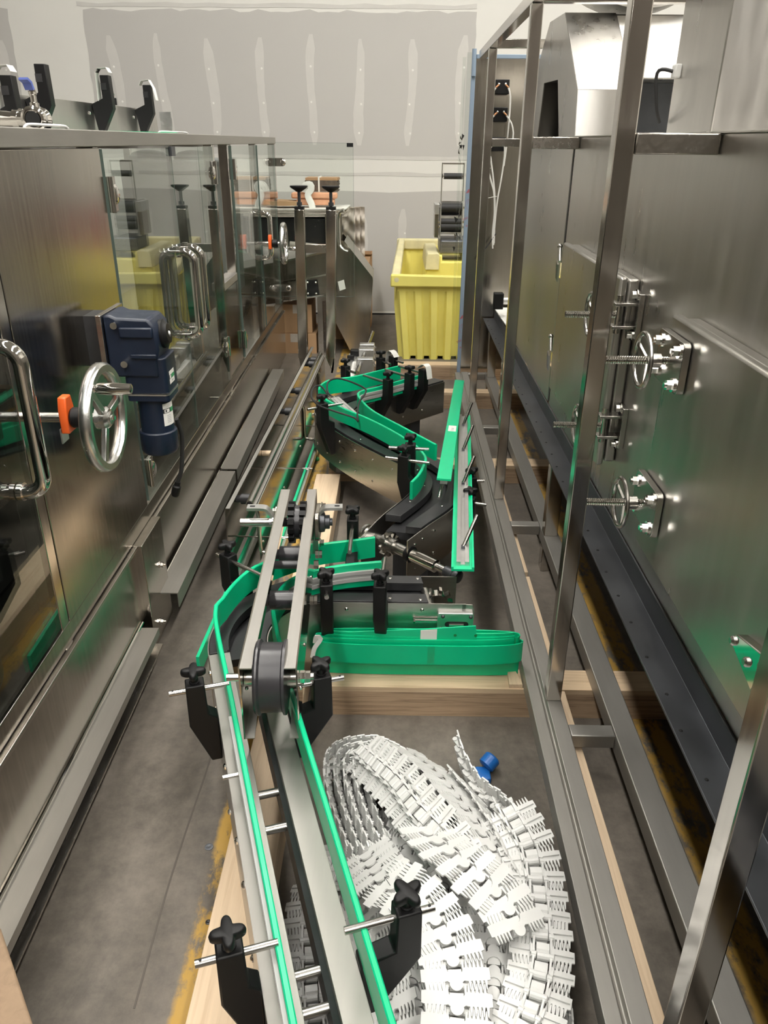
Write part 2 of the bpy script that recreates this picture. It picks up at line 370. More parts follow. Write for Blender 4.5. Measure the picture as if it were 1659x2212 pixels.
# ================================================================== shared hardware
def handwheel(t, parent_name, c, R_=.105, crank_a=2.2, spoke=(.15, -1.95, 2.25), shaft_to=-.757, mirror=False):
    """cast wheel on a shaft along X; rim in the YZ plane"""
    c = V(c); Y, Z, X = V((0, 1, 0)), V((0, 0, 1)), V((1, 0, 0))
    rim = B().sweep(arc(c, R_, 0, 2 * pi, 47, Y, Z)[:-1] + [c + Y * (R_ * cos(2 * pi * 46.99 / 47)) + Z * (R_ * sin(2 * pi * 46.99 / 47))][:0], [(-.012, -.008), (-.006, -.013), (.006, -.013), (.012, -.008), (.012, .005), (.006, .010), (-.006, .010), (-.012, .005)], up=[(p - c).normalized() for p in arc(c, R_, 0, 2 * pi, 47, Y, Z)[:-1]], closed=True)
    wh = t.part(parent_name, rim, 'cast_alu', sharp=50)
    for a in spoke:
        d = Y * cos(a) + Z * sin(a)
        t.part('spoke', B().bar(c + d * .015 + X * .002, c + d * (R_ - .006), .016, .012, up=X), 'cast_alu', wh, bevel=.002)
    t.part('hub', B().lathe([(.024, -.014), (.024, .006), (.019, .012), (.014, .013), (.014, .017), (.006, .018)], c, X, 24), 'cast_alu', wh)
    t.part('hub_screw', B().bolt(c + X * .018, X, .005, .005), 'chrome', wh)
    p = c + (Y * cos(crank_a) + Z * sin(crank_a)) * (R_ * .95)
    t.part('crank_handle', B().lathe([(.009, 0), (.008, .015), (.0115, .02), (.0125, .05), (.0105, .085), (.007, .087)], p, X, 16), 'chrome', wh)
    t.part('shaft', B().cyl((shaft_to, c.y, c.z), c - X * .014, .0105, n=16), 'rod_steel', wh)
    t.part('black_collar', B().lathe([(.019, 0), (.022, .004), (.022, .03), (.018, .034)], (c.x - .068, c.y, c.z), X, 20), 'black_plastic', wh)
    t.part('position_indicator', B().prism([(-.022, -.03), (.022, -.03), (.022, .02), (.014, .047), (-.014, .047), (-.022, .02)], (c.x - .087, c.y, c.z), Y, Z, X * .018), 'orange', wh, bevel=.003)
    t.part('indicator_plate', B().box((c.x - .09, c.y - .022, c.z - .052), (c.x - .087, c.y + .012, c.z - .02)), 'alu', wh)
    return wh
def pull_handle(t, y, z0, z1, x0=-.757, x1=-.700, r=.0155):
    r_ = .035
    path = [V((x0, y, z0)), V((x1 - r_, y, z0))] + arc((x1 - r_, y, z0 + r_), r_, -pi / 2, 0, 6, (1, 0, 0), (0, 0, 1)) + arc((x1 - r_, y, z1 - r_), r_, 0, pi / 2, 6, (1, 0, 0), (0, 0, 1)) + [V((x0, y, z1))]
    q = [path[0]]
    for p in path[1:]:
        if (p - q[-1]).length > 1e-4: q.append(p)
    h_ = t.part('pull_handle', B().tube(q, r, 16), 'chrome')
    for z in (z0, z1): t.part('collar', B().cyl((x0 + .002, y, z), (x0 + .012, y, z), r * 1.25, n=20), 'chrome', h_)
    return h_
def hinge(t, y, z, x=-.757, flip=1):
    h_ = t.part('hinge', B().box((x - .004, y - .02, z - .045), (x + .007, y + .03, z + .045)), 'rod_steel', bevel=.002)
    t.part('hinge_barrel', B().cyl((x + .009, y - .02 * flip, z - .045), (x + .009, y - .02 * flip, z + .045), .008, n=12), 'chrome', h_)
    t.part('hinge_cap', B().lathe([(.026, 0), (.026, .005), (.018, .010)], (x + .005, y + .012 * flip, z), (1, 0, 0), 20), 'chrome', h_)

# ================================================================== filling machine with glass doors (left)
XF = -.757
LM = Thing('filling_machine', 'long stainless filling machine cabinet with glass doors and motor on its side', 'machine', (XF, 1.5, 0), 'l')
p = LM.part
Y0, Y1, XB = -1.0, 5.63, -1.75
p('top_rim', B().box((XF - .045, Y0, 1.453), (XF + .003, Y1, 1.491)), 'satin_steel', bevel=.002)
p('end_rim', B().box((XB, Y1 - .045, 1.453), (XF - .045, Y1, 1.491)), 'satin_steel', bevel=.002)
p('back_rim', B().box((XB, Y0, 1.453), (XB + .045, Y1 - .045, 1.491)), 'satin_steel', bevel=.002)
p('top_plate', B().box((XB + .045, Y0, 1.479), (XF - .045, 2.0, 1.487)), 'satin_steel')
p('top_shelf', B().box((-1.35, 2.0, 1.479), (-.93, 4.3, 1.487)), 'satin_steel')
for y in (2.2, 3.1, 4.25): p('cross_beam', B().box((XB + .045, y, 1.44), (XF - .045, y + .04, 1.478)), 'satin_steel')
def post(x0, y0, x1, y1, z0=.05, z1=1.453, mat='post_steel', name='post'): return p(name, B().box((x0, y0, z0), (x1, y1, z1)), mat, bevel=.002)
post(XF - .045, 1.512, XF, 1.552); post(XF - .05, 2.185, XF - .006, 2.225, .37)
post(XF - .04, 3.625, XF, 3.665); post(XF - .05, 3.995, XF - .005, 4.05); post(XF - .04, 4.80, XF - .005, 4.84); post(XF - .045, 5.575, XF, 5.63, .05)
for y in (1.5, 3.6, 5.58): post(XB, y, XB + .045, y + .045)
# lower rails and skirts
p('lower_rail', B().box((XF - .045, Y0, .378), (XF + .001, Y1, .428)), 'panel_steel', bevel=.002)
p('lower_floor_plate', B().box((XB + .05, Y0, .385), (XF - .046, Y1, .40)), 'panel_steel')
p('skirt_lip', B().box((XF - .01, Y0, .362), (XF + .014, Y1, .374)), 'tube_steel', bevel=.002)
p('skirt_panel', B().box((XF - .012, Y0, .122), (XF + .004, 2.03, .361)), 'panel_steel')
p('skirt_panel', B().box((XF - .012, 2.22, .05), (XF + .006, Y1, .361)), 'panel_steel')
p('ledge', B().prism([(XF - .01, .108), (XF - .01, .121), (-.694, .121), (-.694, .096), (-.697, .096), (-.697, .118), (XF - .006, .118)], (0, Y0, 0), (1, 0, 0), (0, 0, 1), (0, 2.0 - Y0 - .02, 0)), 'satin_steel')
p('ledge_hem', B().cyl((XF + .008, Y0, .126), (XF + .008, 2.0, .126), .0045, n=8), 'chrome')
p('base_flange', B().prism([(XF - .05, .05), (XF - .05, .07), (-.685, .07), (-.685, .064), (-.70, .05)], (0, Y0, 0), (1, 0, 0), (0, 0, 1), (0, 2.97, 0)), 'tube_steel')
p('base_tube', B().box((XF - .07, Y0, .03), (XF - .03, 5.6, .10)), 'dark_steel')
jp = p('joint_plate', B().box((XF - .03, 2.03, .012), (-.728, 2.235, .377)), 'panel_steel', bevel=.002)
for q in ((2.17, .235), (2.10, .065)): p('bolt', B().bolt((-.728, q[0], q[1]), (1, 0, 0), .009, .011, .008), 'chrome', jp)
for y in (.2, 2.0, 3.8, 5.5): p('foot', B().cyl((XF - .09, y, 0), (XF - .09, y, .03), .03, n=16), 'rubber')
for i, (y0, y1, dx) in enumerate(((2.135, 3.16, 0), (3.185, 4.86, .004))):
    ch = p('channel', B().prism([(-.738, .102), (-.738, .151), (-.671 + dx, .151), (-.671 + dx, .098), (-.674 + dx, .098), (-.674 + dx, .147), (-.734, .147), (-.734, .102)], (0, y0, 0), (1, 0, 0), (0, 0, 1), (0, y1 - y0, 0)), 'satin_steel')
    p('channel_hem', B().cyl((-.740, y0, .153), (-.740, y1, .153), .003, n=6), 'chrome', ch)
# near glass door, mirror panel
p('glass_door', B().box((XF - .008, .30, .437), (XF - .0, 1.508, 1.452)), 'glass', sharp=None)
p('mirror_panel', B().box((XF - .014, 1.556, .425), (XF + .0005, 2.214, 1.450)), 'panel_steel', bevel=.0015)
p('door_frame', B().box((XF - .045, .26, .43), (XF, .30, 1.45)), 'post_steel')
p('near_panel', B().box((XF - .014, Y0, .425), (XF, .258, 1.452)), 'panel_steel')
pull_handle(LM, 1.448, .815, 1.115)
# far glass doors
for (a, c) in ((2.232, 2.928), (2.934, 3.618), (4.055, 4.795), (4.845, 5.56)):
    gd = p('glass_door', B().box((XF - .006, a, .434), (XF + .002, c, 1.447)), 'glass' if a < 4 else 'clear_glass', sharp=None)
    for e in (a - .0014, c + .0002): p('glass_edge', B().box((XF - .006, e, .434), (XF + .002, e + .0012, 1.447)), 'glass_edge', gd)
pull_handle(LM, 2.885, .815, 1.11); pull_handle(LM, 3.005, .815, 1.11); pull_handle(LM, 4.815, .84, 1.09, r=.014)
for q in ((2.262, 1.335, 1), (2.275, .52, 1), (3.592, 1.345, -1), (3.585, .60, -1), (4.08, 1.345, 1), (4.06, .53, 1)): hinge(LM, q[0], q[1], flip=q[2])
p('door_clip', B().box((XF + .002, 2.905, 1.42), (XF + .012, 2.955, 1.45)), 'dark_steel')
# narrow opening between the two glazed bays
p('sill', B().box((XF - .06, 3.665, .84), (XF - .001, 3.995, .875)), 'satin_steel', bevel=.002)
p('narrow_panel', B().box((XF - .02, 3.67, .43), (XF - .006, 3.992, .835)), 'mirror_steel')
p('inner_deck', B().box((-1.55, .6, .62), (-.98, 5.3, .66)), 'panel_steel')
p('inner_column', B().lathe([(.06, 0), (.06, .5), (.09, .52), (.09, .6), (.04, .62)], (-1.30, 1.1, .66), (0, 0, 1), 20), 'panel_steel')
ic = p('inner_cabinet', B().box((-1.345, 4.2, .66), (-.885, 4.9, 1.38)), 'grey_paint', bevel=.01)
for x in (-1.23, -1.0): p('cabinet_dome', B().lathe([(.10, 0), (.10, .015), (.075, .035), (.03, .045)], (x, 4.33, 1.379), (0, 0, 1), 24), 'grey_paint', ic)
p('added_dark_backing', B().box((-1.02, Y0, .405), (-1.0, 2.1, 1.44)), 'black_matte')  # black sheet added so the inside of the near bay looks dark
# fixed glass across the far end, held by two clips
p('end_glass', B().box((XF + .004, Y1 - .02, .476), (-.244, Y1 - .012, 1.459)), 'clear_glass', sharp=None)
p('glass_edge', B().box((-.2438, Y1 - .02, .476), (-.2425, Y1 - .012, 1.46)), 'glass_edge'); p('glass_edge', B().box((XF + .004, Y1 - .02, 1.4592), (-.2425, Y1 - .012, 1.4605)), 'glass_edge'); p('glass_edge', B().box((XF + .004, Y1 - .02, .4745), (-.2425, Y1 - .012, .4758)), 'glass_edge')
p('glass_corner_pad', B().box((-.285, Y1 - .024, 1.437), (-.243, Y1 - .008, 1.461)), 'black_plastic')
for z in (1.343, .535):
    c = p('glass_clip', B().prism(rounded_rect(.115, .05, .024), (-.745, Y1 - .031, z), (1, 0, 0), (0, 0, 1), (0, -.008, 0)), 'chrome')
    for dx in (-.04, .04): p('clip_knob', B().lathe([(.019, 0), (.019, .008), (.012, .014)], (-.745 + dx, Y1 - .039, z), (0, -1, 0), 18), 'chrome', c)
handwheel(LM, 'handwheel', (-.598, 1.555, .940)); handwheel(LM, 'handwheel', (-.605, 4.67, .938), crank_a=-.4)
# ---- gear motor
gy = 1.955
mp = p('motor_plate', B().box((-.710, 1.885, .93), (-.697, 2.055, 1.085)), 'tube_steel', bevel=.001)
p('motor_bracket', B().box((-.757, 1.93, .95), (-.710, 2.01, 1.075)), 'dark_steel')
gm = p('gear_motor', B().prism([(-.697, .93), (-.697, 1.083), (-.68, 1.085), (-.665, 1.078), (-.588, 1.075), (-.572, 1.055), (-.568, 1.0), (-.576, .972), (-.576, .93)], (0, gy - .058, 0), (1, 0, 0), (0, 0, 1), (0, .116, 0)), 'navy', bevel=.006)
p('gear_housing', B().prism(rounded_rect(.108, .105, .012), (-.612, gy, .885), (1, 0, 0), (0, 1, 0), (0, 0, .092)), 'navy', gm, bevel=.003)
p('seam_ring', B().prism(rounded_rect(.110, .107, .012), (-.612, gy, .8805), (1, 0, 0), (0, 1, 0), (0, 0, .004)), 'alu', gm)
p('flange', B().prism(rounded_rect(.107, .104, .012), (-.612, gy, .866), (1, 0, 0), (0, 1, 0), (0, 0, .014)), 'navy', gm)
p('motor_barrel', B().cyl((-.612, gy, .74), (-.612, gy, .868), .0425, n=40), 'navy', gm)
p('fan_cowl', B().lathe([(.046, .775), (.049, .772), (.049, .722), (.044, .713), (.02, .710)], (-.612, gy, 0), (0, 0, 1), 40), 'navy', gm)
p('output_cap', B().lathe([(.036, 0), (.036, .008), (.028, .012), (.024, .018), (.010, .019), (.008, .016)], (-.572, gy, 1.028), (1, 0, .12), 28), 'black_plastic', gm)
p('cap_centre', B().lathe([(.006, .018), (.004, .021)], (-.572, gy, 1.028), (1, 0, .12), 10), 'white_plastic', gm)
for q in ((-.668, 1.062), (-.655, .967)): p('motor_bolt', B().cyl((q[0], gy - .058, q[1]), (q[0] + .001, gy - .074, q[1]), .0085, n=14), 'chrome', gm)
p('rib', B().box((-.66, gy - .066, 1.03), (-.578, gy - .056, 1.056)), 'navy', gm, bevel=.004)
p('rib', B().box((-.64, gy - .064, .978), (-.575, gy - .056, .99)), 'navy', gm, bevel=.003)
def barrel_patch(a0, a1, z0, z1, r=.0430):
    bb = B(); k = 8; o = V((-.612, gy, 0)); vs = []
    for i in range(k + 1):
        a = a0 + (a1 - a0) * i / k
        vs += [o + V((r * cos(a), r * sin(a), z0 - .004 * 0)), o + V((r * cos(a), r * sin(a), z1))]
    return bb.add(vs, [(2 * i, 2 * i + 2, 2 * i + 3, 2 * i + 1) for i in range(k)])
lb = p('label', barrel_patch(-.85, .25, .792, .852), 'paper_white', gm)
p('label_band', barrel_patch(-.85, .25, .826, .838, .0432), 'label_dark', lb); p('label_band', barrel_patch(-.25, .25, .826, .838, .0434), 'label_green', lb)
p('label_logo', barrel_patch(-.76, -.36, .8275, .8365, .0434), 'paper_white', lb); p('label_logo_hole', barrel_patch(-.68, -.58, .8295, .8345, .0436), 'label_dark', lb)
for i in range(5): p('label_print', barrel_patch(-.6, -.25, .8 + i * .0045, .8018 + i * .0045, .0432), 'label_grey', lb)
lx = -.5575
lb = p('label', B().box((lx, gy - .03, .905), (lx + .0006, gy + .014, .938)), 'paper_white', gm)
p('label_band', B().box((lx, gy - .03, .918), (lx + .0009, gy + .014, .928)), 'label_dark', lb); p('label_band', B().box((lx, gy - .014, .918), (lx + .0011, gy + .014, .928)), 'label_green', lb)
p('label_logo', B().box((lx, gy - .028, .919), (lx + .0011, gy - .017, .927)), 'paper_white', lb); p('label_print', B().box((lx, gy - .012, .909), (lx + .0009, gy + .004, .913)), 'label_grey', lb)
p('power_cord', B().tube(spline([(-.57, gy + .035, .79), (-.565, gy + .05, .74), (-.570, gy + .05, .68), (-.577, gy + .045, .63), (-.59, gy + .045, .60)], .01), .006, 10), 'rubber', gm)
p('cord_plug', B().lathe([(.010, 0), (.0125, .006), (.0125, .03), (.009, .034), (.0085, .045)], (-.602, gy + .045, .558), (.3, 0, 1), 14), 'black_plastic', gm)

# ================================================================== things lying on top of the filling machine
SG = Thing('conveyor_side_plate', 'stainless conveyor side plate with black brackets standing on the machine roof', 'conveyor part', (-1.05, 3.1, 1.487), 'l')
SG.part('plate', B().prism([(2.0, 1.489), (4.02, 1.489), (4.0, 1.592), (2.0, 1.583)], (-1.085, 0, 0), (0, 1, 0), (0, 0, 1), (.003, 0, 0)), 'tunnel_steel')
def bracket_profile(): return [(.042, .022), (.074, .022), (.076, -.085), (.030, -.165), (.014, -.165), (.0, -.070), (.042, -.052)]
def top_bracket(t, y, x=-1.082, zr=1.665, flip=True, foil=None):
    b_ = t.part('rail_bracket', B().prism(bracket_profile(), (x, y - .017, zr), (1, 0, 0), (0, 0, 1), (0, .034, 0)), 'black_plastic', bevel=.002)
    t.part('clamp_jaw', B().box((x + .042, y - .0185, zr - .025), (x + .062, y + .0185, zr - .003)), 'wear_plastic', b_)
    if foil:
        pts = [(x + .028, zr - .06), (x + .030, zr + .03), (x + .04, zr + .042), (x + .07, zr + .045), (x + .078, zr + .03)] if foil == 1 else [(x + .03, zr + .02), (x + .04, zr + .036), (x + .07, zr + .04), (x + .086, zr + .01), (x + .094, zr - .035)]
        t.part('tape_flap', B().sweep([V((a, y - .005, z_)) for a, z_ in pts], [(-.02, 0), (.02, 0), (.02, .001), (-.02, .001)], up=[V((1, 0, .3))] * 2 + [V((0, 0, 1))] * 3 if foil == 1 else [V((-1, 0, 1)), V((0, 0, 1)), V((0, 0, 1)), V((1, 0, .5)), V((1, 0, 0))]), 'paper_white', b_)
    t.part('mount_screw', B().rivet((x + .001, y - .05, zr - .10), (1, 0, 0), .006), 'chrome', b_)
top_bracket(SG, 2.36, zr=1.60, foil=1); top_bracket(SG, 2.60, zr=1.645); top_bracket(SG, 3.17, zr=1.655, foil=1); top_bracket(SG, 3.70, zr=1.655, foil=2)
SG.part('angle_clip', B().box((-1.052, 3.95, 1.50), (-1.0, 3.955, 1.585)), 'alu'); SG.part('angle_clip', B().box((-1.02, 3.90, 1.52), (-.985, 3.905, 1.56)), 'alu')
SG.part('eye_pin', B().tube(arc((-1.082, 3.42, 1.625), .008, 0, 2 * pi * .96, 12, (0, 1, 0), (0, 0, 1)), .002, 6), 'chrome')
SG.part('pin_base', B().cyl((-1.082, 3.42, 1.592), (-1.082, 3.42, 1.616), .009, n=12), 'black_plastic')
BV = Thing('ball_valve', 'chrome sanitary ball valve with blue lever on a pipe over the machine roof', 'valve', (-1.0, 2.35, 1.487), 'l')
vx, vy, vz = -.928, 2.27, 1.516
BV.part('pipe', B().cyl((-1.5, 2.36, vz), (vx - .03, 2.30, vz), .021, n=24), 'chrome')
for x in (-1.0, -1.09): BV.part('clamp_ring', B().cyl((x, 2.31, vz), (x + .016, 2.308, vz), .0265, n=24), 'chrome')
BV.part('valve_body', B().lathe([(.025, -.04), (.031, -.036), (.031, -.028), (.023, -.023), (.028, 0), (.023, .023), (.031, .028), (.031, .036), (.025, .04), (.020, .04), (.018, .0)], (vx, vy, vz), (.15, -1, 0), 28), 'chrome')
BV.part('bore', B().cyl((vx + .006, vy - .040, vz), (vx + .0063, vy - .0425, vz), .018, n=20), 'black_matte')
BV.part('valve_stem', B().lathe([(.012, 0), (.012, .018), (.008, .02), (.008, .036), (.010, .038), (.010, .044)], (vx, vy, vz + .02), (0, 0, 1), 14), 'chrome')
BV.part('lever', B().sweep(spline([(vx, vy, vz + .064), (vx, vy - .006, vz + .068), (vx - .002, vy - .010, vz + .080)], .006), [(-.010, -.0015), (.010, -.0015), (.010, .0015), (-.010, .0015)]), 'chrome')
BV.part('lever_grip', B().sweep([(vx - .001, vy - .010, vz + .068), (vx - .003, vy - .016, vz + .084), (vx - .006, vy - .03, vz + .092)], [(-.013, -.003), (.013, -.003), (.013, .003), (-.013, .003)]), 'blue_handle')
def wire_loop(y0, y1, x, label):
    single('wire_handle', B().tube(spline([(x, y0, 1.489), (x, y0 + .02, 1.500), (x, (y0 + y1) / 2, 1.501), (x, y1 - .02, 1.500), (x, y1, 1.489)], .02), .0035, 8), 'white_plastic', label, 'handle', (x, y0, 1.4865), 'l')
wire_loop(2.02, 2.30, -.86, 'white wire handle lying on machine roof beside the ball valve'); wire_loop(3.45, 3.95, -.93, 'white wire handle lying on machine roof beyond the green strip')
single('green_strip', B().sweep([(-.955, 2.75, 1.4925), (-.945, 3.3, 1.495), (-.94, 3.75, 1.492)], [(-.03, -.003), (.03, -.003), (.03, .003), (-.03, .003)]), 'green', 'short green plastic strip lying flat on the machine roof', 'guide strip', (-.95, 3.2, 1.487), 'l')
# ================================================================== stainless washing tunnel (right)
XR = .60
RM = Thing('washing_tunnel', 'big stainless steel tunnel machine with screw clamped hatches and tube frame', 'machine', (XR, 2.4, 0), 'r')
p = RM.part
YN, YE, ZT, ZB = -.8, 4.28, 1.493, .535
def sheet(y0, y1, z0=ZB, z1=ZT - .004, x=XR, th=.012, name='side_panel'): return p(name, B().box((x, y0, z0), (x + th, y1, z1)), 'tunnel_steel', bevel=.002)
sheet(YN, 2.968); sheet(3.008, YE)
p('seam_gasket', B().box((XR + .006, 2.9685, ZB), (XR + .012, 3.0075, ZT - .004)), 'black_matte')
p('top_sheet', B().box((XR - .004, YN, ZT - .004), (1.75, YE, ZT)), 'tunnel_steel', bevel=.001)
p('end_panel', B().box((XR + .013, YE - .012, ZB), (1.75, YE, ZT - .005)), 'tunnel_steel')
p('far_panel', B().box((1.738, YN, ZB), (1.75, YE - .013, ZT - .005)), 'tunnel_steel')
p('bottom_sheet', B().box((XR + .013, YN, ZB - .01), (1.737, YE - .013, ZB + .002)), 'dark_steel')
p('corner_tube', B().cyl((XR + .03, YE + .012, ZB), (XR + .03, YE + .012, ZT), .03, n=20), 'tunnel_steel')
an = p('support_angle', B().prism([(.525, .476), (.525, .482), (.592, .482), (.594, .536), (.599, .536), (.599, .476)], (0, YN, 0), (1, 0, 0), (0, 0, 1), (0, 4.89 - YN, 0)), 'dark_steel', bevel=.001)
rr_ = random.Random(3)
hb = B()
for i in range(34):
    y = .9 + i * .118 + rr_.uniform(-.01, .01); x = .538 + rr_.uniform(0, .008)
    p('hole_dot', B().lathe([(.004, 0), (.003, .0015), (.001, .002)], (x, y, .482), (0, 0, 1), 8), 'black_matte', an)  # raised black dots give the dark of the flange's bolt holes
p('deck_shelf', B().prism([(.60, 4.29), (1.2, 4.29), (1.2, 4.86), (.585, 4.86), (.59, 4.6)], (0, 0, .548), (1, 0, 0), (0, 1, 0), (0, 0, .006)), 'paper_white')
sk = p('shelf_socket', B().box((.545, 4.55, .60), (.60, 4.61, .69)), 'black_plastic', bevel=.004)
p('socket_pin', B().cyl((.60, 4.58, .645), (.63, 4.58, .645), .02, n=14), 'alu', sk)
p('far_light_block', B().box((1.70, YN, 0), (1.71, 5.0, ZB - .011)), 'dark_steel')  # unseen panel added to keep light from the right off the floor below
p('near_light_block', B().box((.62, YN, 0), (1.69, YN + .01, ZB - .011)), 'dark_steel')  # unseen panel added to close the near end against light too
# hatches
def hatch(y0, y1, z0, z1):
    h_ = p('hatch', B().box((.570, y0 + .012, z0 + .006), (XR, y1 - .01, z1 - .006)), 'tunnel_steel', bevel=.006)
    p('hatch_lid', B().box((.546, y0, z0), (.566, y1, z1)), 'tunnel_steel', h_, bevel=.006)
    p('hatch_seal', B().box((.564, y0 + .02, z0 + .012), (.572, y1 - .02, z1 - .014)), 'black_matte', h_)
    return h_
hatch(1.985, 2.735, .672, 1.172); h2 = hatch(.70, 1.575, .655, 1.165)
def thread(bld, p0, p1, r, pitch=.0045):
    p0, p1 = V(p0), V(p1); L_ = (p1 - p0).length; k = int(L_ / pitch * 2); prof = []
    for i in range(k + 1): prof.append((r if i % 2 else r * .84, L_ * i / k))
    return bld.lathe(prof, p0, p1 - p0, 14)
def screw_clamp(y, z, plate=True):
    tip, ring_x, base = (.408, .480, .532) if plate else (.415, .478, .545)
    if plate:
        c = p('screw_clamp', B().prism(rounded_rect(.150, .100, .012), (.530, y, z), (0, 1, 0), (0, 0, 1), (.014, 0, 0)), 'rod_steel', bevel=.001)
        p('clamp_base', B().box((.5445, y + .0, z - .04), (XR, y + .07, z + .04)), 'tunnel_steel', c)
        for dy, dz in ((-.055, .032), (.055, .028), (-.05, -.035), (.05, -.03)): p('clamp_bolt', B().bolt((.530, y + dy, z + dz), (-1, 0, 0), .0105, .014, .004), 'chrome', c)
    else:
        c = p('screw_clamp', B().box((.585, y - .03, z - .055), (XR, y + .03, z + .055)), 'rod_steel', bevel=.002)
        for dz in (.028, -.028): p('clevis_plate', B().box((.530, y - .02, z + dz - .004), (.585, y + .016, z + dz + .004)), 'rod_steel', c, bevel=.002)
        p('clevis_pin', B().cyl((.545, y - .002, z - .045), (.545, y - .002, z + .048), .008, n=14), 'chrome', c)
        p('clamp_bolt', B().bolt((.585, y - .008, z + .05), (-1, 0, 0), .010, .014), 'chrome', c); p('clamp_bolt', B().bolt((.585, y - .008, z - .048), (-1, 0, 0), .010, .014), 'chrome', c)
    p('threaded_rod', thread(B(), (tip, y, z), (base, y, z), .0085), 'chrome', c)
    p('clamp_nut', B().cyl((ring_x + .012, y, z), (ring_x + .034, y, z), .014, n=18), 'rod_steel', c)
    Y, Z = V((0, 1, 0)), V((0, 0, 1)); cc = V((ring_x, y, z)); R_ = .052
    p('clamp_ring', B().tube(arc(cc, R_, 0, 2 * pi, 36, Y, Z)[:-1], .005, 10, closed=True), 'rod_steel', c)
    for a in (.5, 2.6, 4.2): p('ring_spoke', B().bar(cc + (Y * cos(a) + Z * sin(a)) * .008 + V((.008, 0, 0)), cc + (Y * cos(a) + Z * sin(a)) * R_, .008, .005, up=(1, 0, 0)), 'rod_steel', c)
screw_clamp(1.512, 1.086); screw_clamp(1.515, .777); screw_clamp(1.965, 1.085, False); screw_clamp(1.965, .795, False)
for z in (1.05, .72):
    c = p('toggle_latch', B().box((.588, 2.93, z - .03), (.5995, 2.965, z + .03)), 'chrome', bevel=.003)
    p('latch_lever', B().bar((.575, 2.935, z - .03), (.566, 2.905, z + .035), .03, .006, up=(1, 0, 0)), 'chrome', c)
    p('latch_hook', B().cyl((.585, 2.965, z + .03), (.585, 2.985, z + .075), .007, n=12), 'chrome', c); p('latch_tip', B().sphere((.585, 2.987, z + .08), .010), 'chrome', c)
hp = p('hinge_plate', B().prism([(1.022, .768), (1.018, .780), (1.004, .790), (.90, .817), (.86, .80), (.86, .69), (.89, .715), (.915, .737)], (.528, 0, 0), (0, 1, 0), (0, 0, 1), (.0175, 0, 0)), 'chrome', bevel=.002)
for q in ((1.009, .775), (.957, .773), (.914, .797), (.914, .752)): p('plate_screw', B().lathe([(.008, 0), (.008, .003), (.005, .006)], (.528, q[0], q[1]), (-1, 0, 0), 14), 'rod_steel', hp)
# tube frame
def tb(name, lo, hi, mat='post_steel'): return p(name, B().box(lo, hi), mat, bevel=.0025)
for y in (.67, 1.625, 2.895, 4.205): tb('frame_post', (.402, y, .1505), (.440, y + .038, 1.868))
tb('top_rail', (.402, .3, 1.869), (.440, 4.74, 1.907)); tb('top_cross_rail', (.441, 4.205, 1.87), (1.3, 4.243, 1.906)); tb('top_cross_rail', (.441, 2.895, 1.87), (1.3, 2.933, 1.906))
ra = p('base_rail', B().prism([(.362, .100), (.362, .146), (.392, .146), (.396, .141), (.400, .141), (.404, .1505), (.442, .1505), (.442, .100)], (0, -.3, 0), (1, 0, 0), (0, 0, 1), (0, 5.15, 0)), 'satin_steel', bevel=.0015)
tb('inner_rail', (.552, -.3, .100), (.610, 4.85, .1505), 'satin_steel')
for y in (.25, 1.495, 2.655, 3.78, 4.80): tb('cross_tie', (.4425, y, .112), (.5515, y + .042, .150), 'satin_steel')
for y in (1.62, 2.897): tb('upper_tie', (.4405, y, 1.452), (XR - .002, y + .034, 1.489), 'tube_steel')
tb('upper_tie', (.4405, 4.207, 1.452), (XR - .002, 4.24, 1.489), 'tube_steel')
for y in (-.1, 2.57, 4.05, 4.72): tb('leg', (.552, y, .1505), (.602, y + .05, .475)); tb('leg_foot', (.552, y, .0), (.602, y + .05, .0995))
# duct hood on the roof
def plate(pts, th=.004, name='duct_plate', mat='tunnel_steel', parent=None):
    pts = [V(q) for q in pts]; nn = (pts[1] - pts[0]).cross(pts[2] - pts[0]).normalized() * th; k = len(pts)
    return p(name, B().add(pts + [q - nn for q in pts], [tuple(range(k)), tuple(reversed(range(k, 2 * k)))] + [(i, i + k, (i + 1) % k + k, (i + 1) % k) for i in range(k)]), mat, parent)
side = [(3.10, 1.4935), (3.13, 1.64), (3.53, 1.92), (3.87, 1.929), (4.21, 1.729), (4.20, 1.4935), (3.95, 1.4935), (3.89, 1.707), (3.55, 1.699), (3.415, 1.4935)]
hd = p('duct_hood', B().prism(side, (.62, 0, 0), (0, 1, 0), (0, 0, 1), (.004, 0, 0)), 'tunnel_steel')
o6 = side[:6]
for i in range(5):
    (a, b_), (c, d) = o6[i], o6[i + 1]
    plate([(.621, a, b_), (.621, c, d), (.815, c, d), (.815, a, b_)], parent=hd)
plate([(.815, a, b_) for a, b_ in o6], parent=hd); plate([(.74, a, b_ - .01) for a, b_ in [(3.2, 1.505), (3.25, 1.65), (3.6, 1.86), (4.1, 1.72), (4.1, 1.505)]], name='duct_baffle', parent=hd)
box2 = [(3.42, 1.695), (3.53, 1.92), (3.87, 1.929), (3.95, 1.695)]
p('duct_elbow', B().prism(box2, (.8155, 0, 0), (0, 1, 0), (0, 0, 1), (.70, 0, 0)), 'tunnel_steel', hd, bevel=.006)
p('duct_back', B().box((.816, 3.62, 1.494), (1.5, 3.90, 1.694)), 'dark_steel', hd)
dr = p('blower_drum', B().lathe([(.06, 0), (.40, .0), (.42, .012), (.42, .25), (.40, .28), (.405, .31), (.405, .32), (.05, .32)], (.90, 3.46, 2.352), (0, 1, 0), 64), 'tunnel_steel')
p('blower_motor', B().cyl((1.18, 3.44, 2.02), (1.40, 3.44, 2.02), .09, n=24), 'black_plastic')
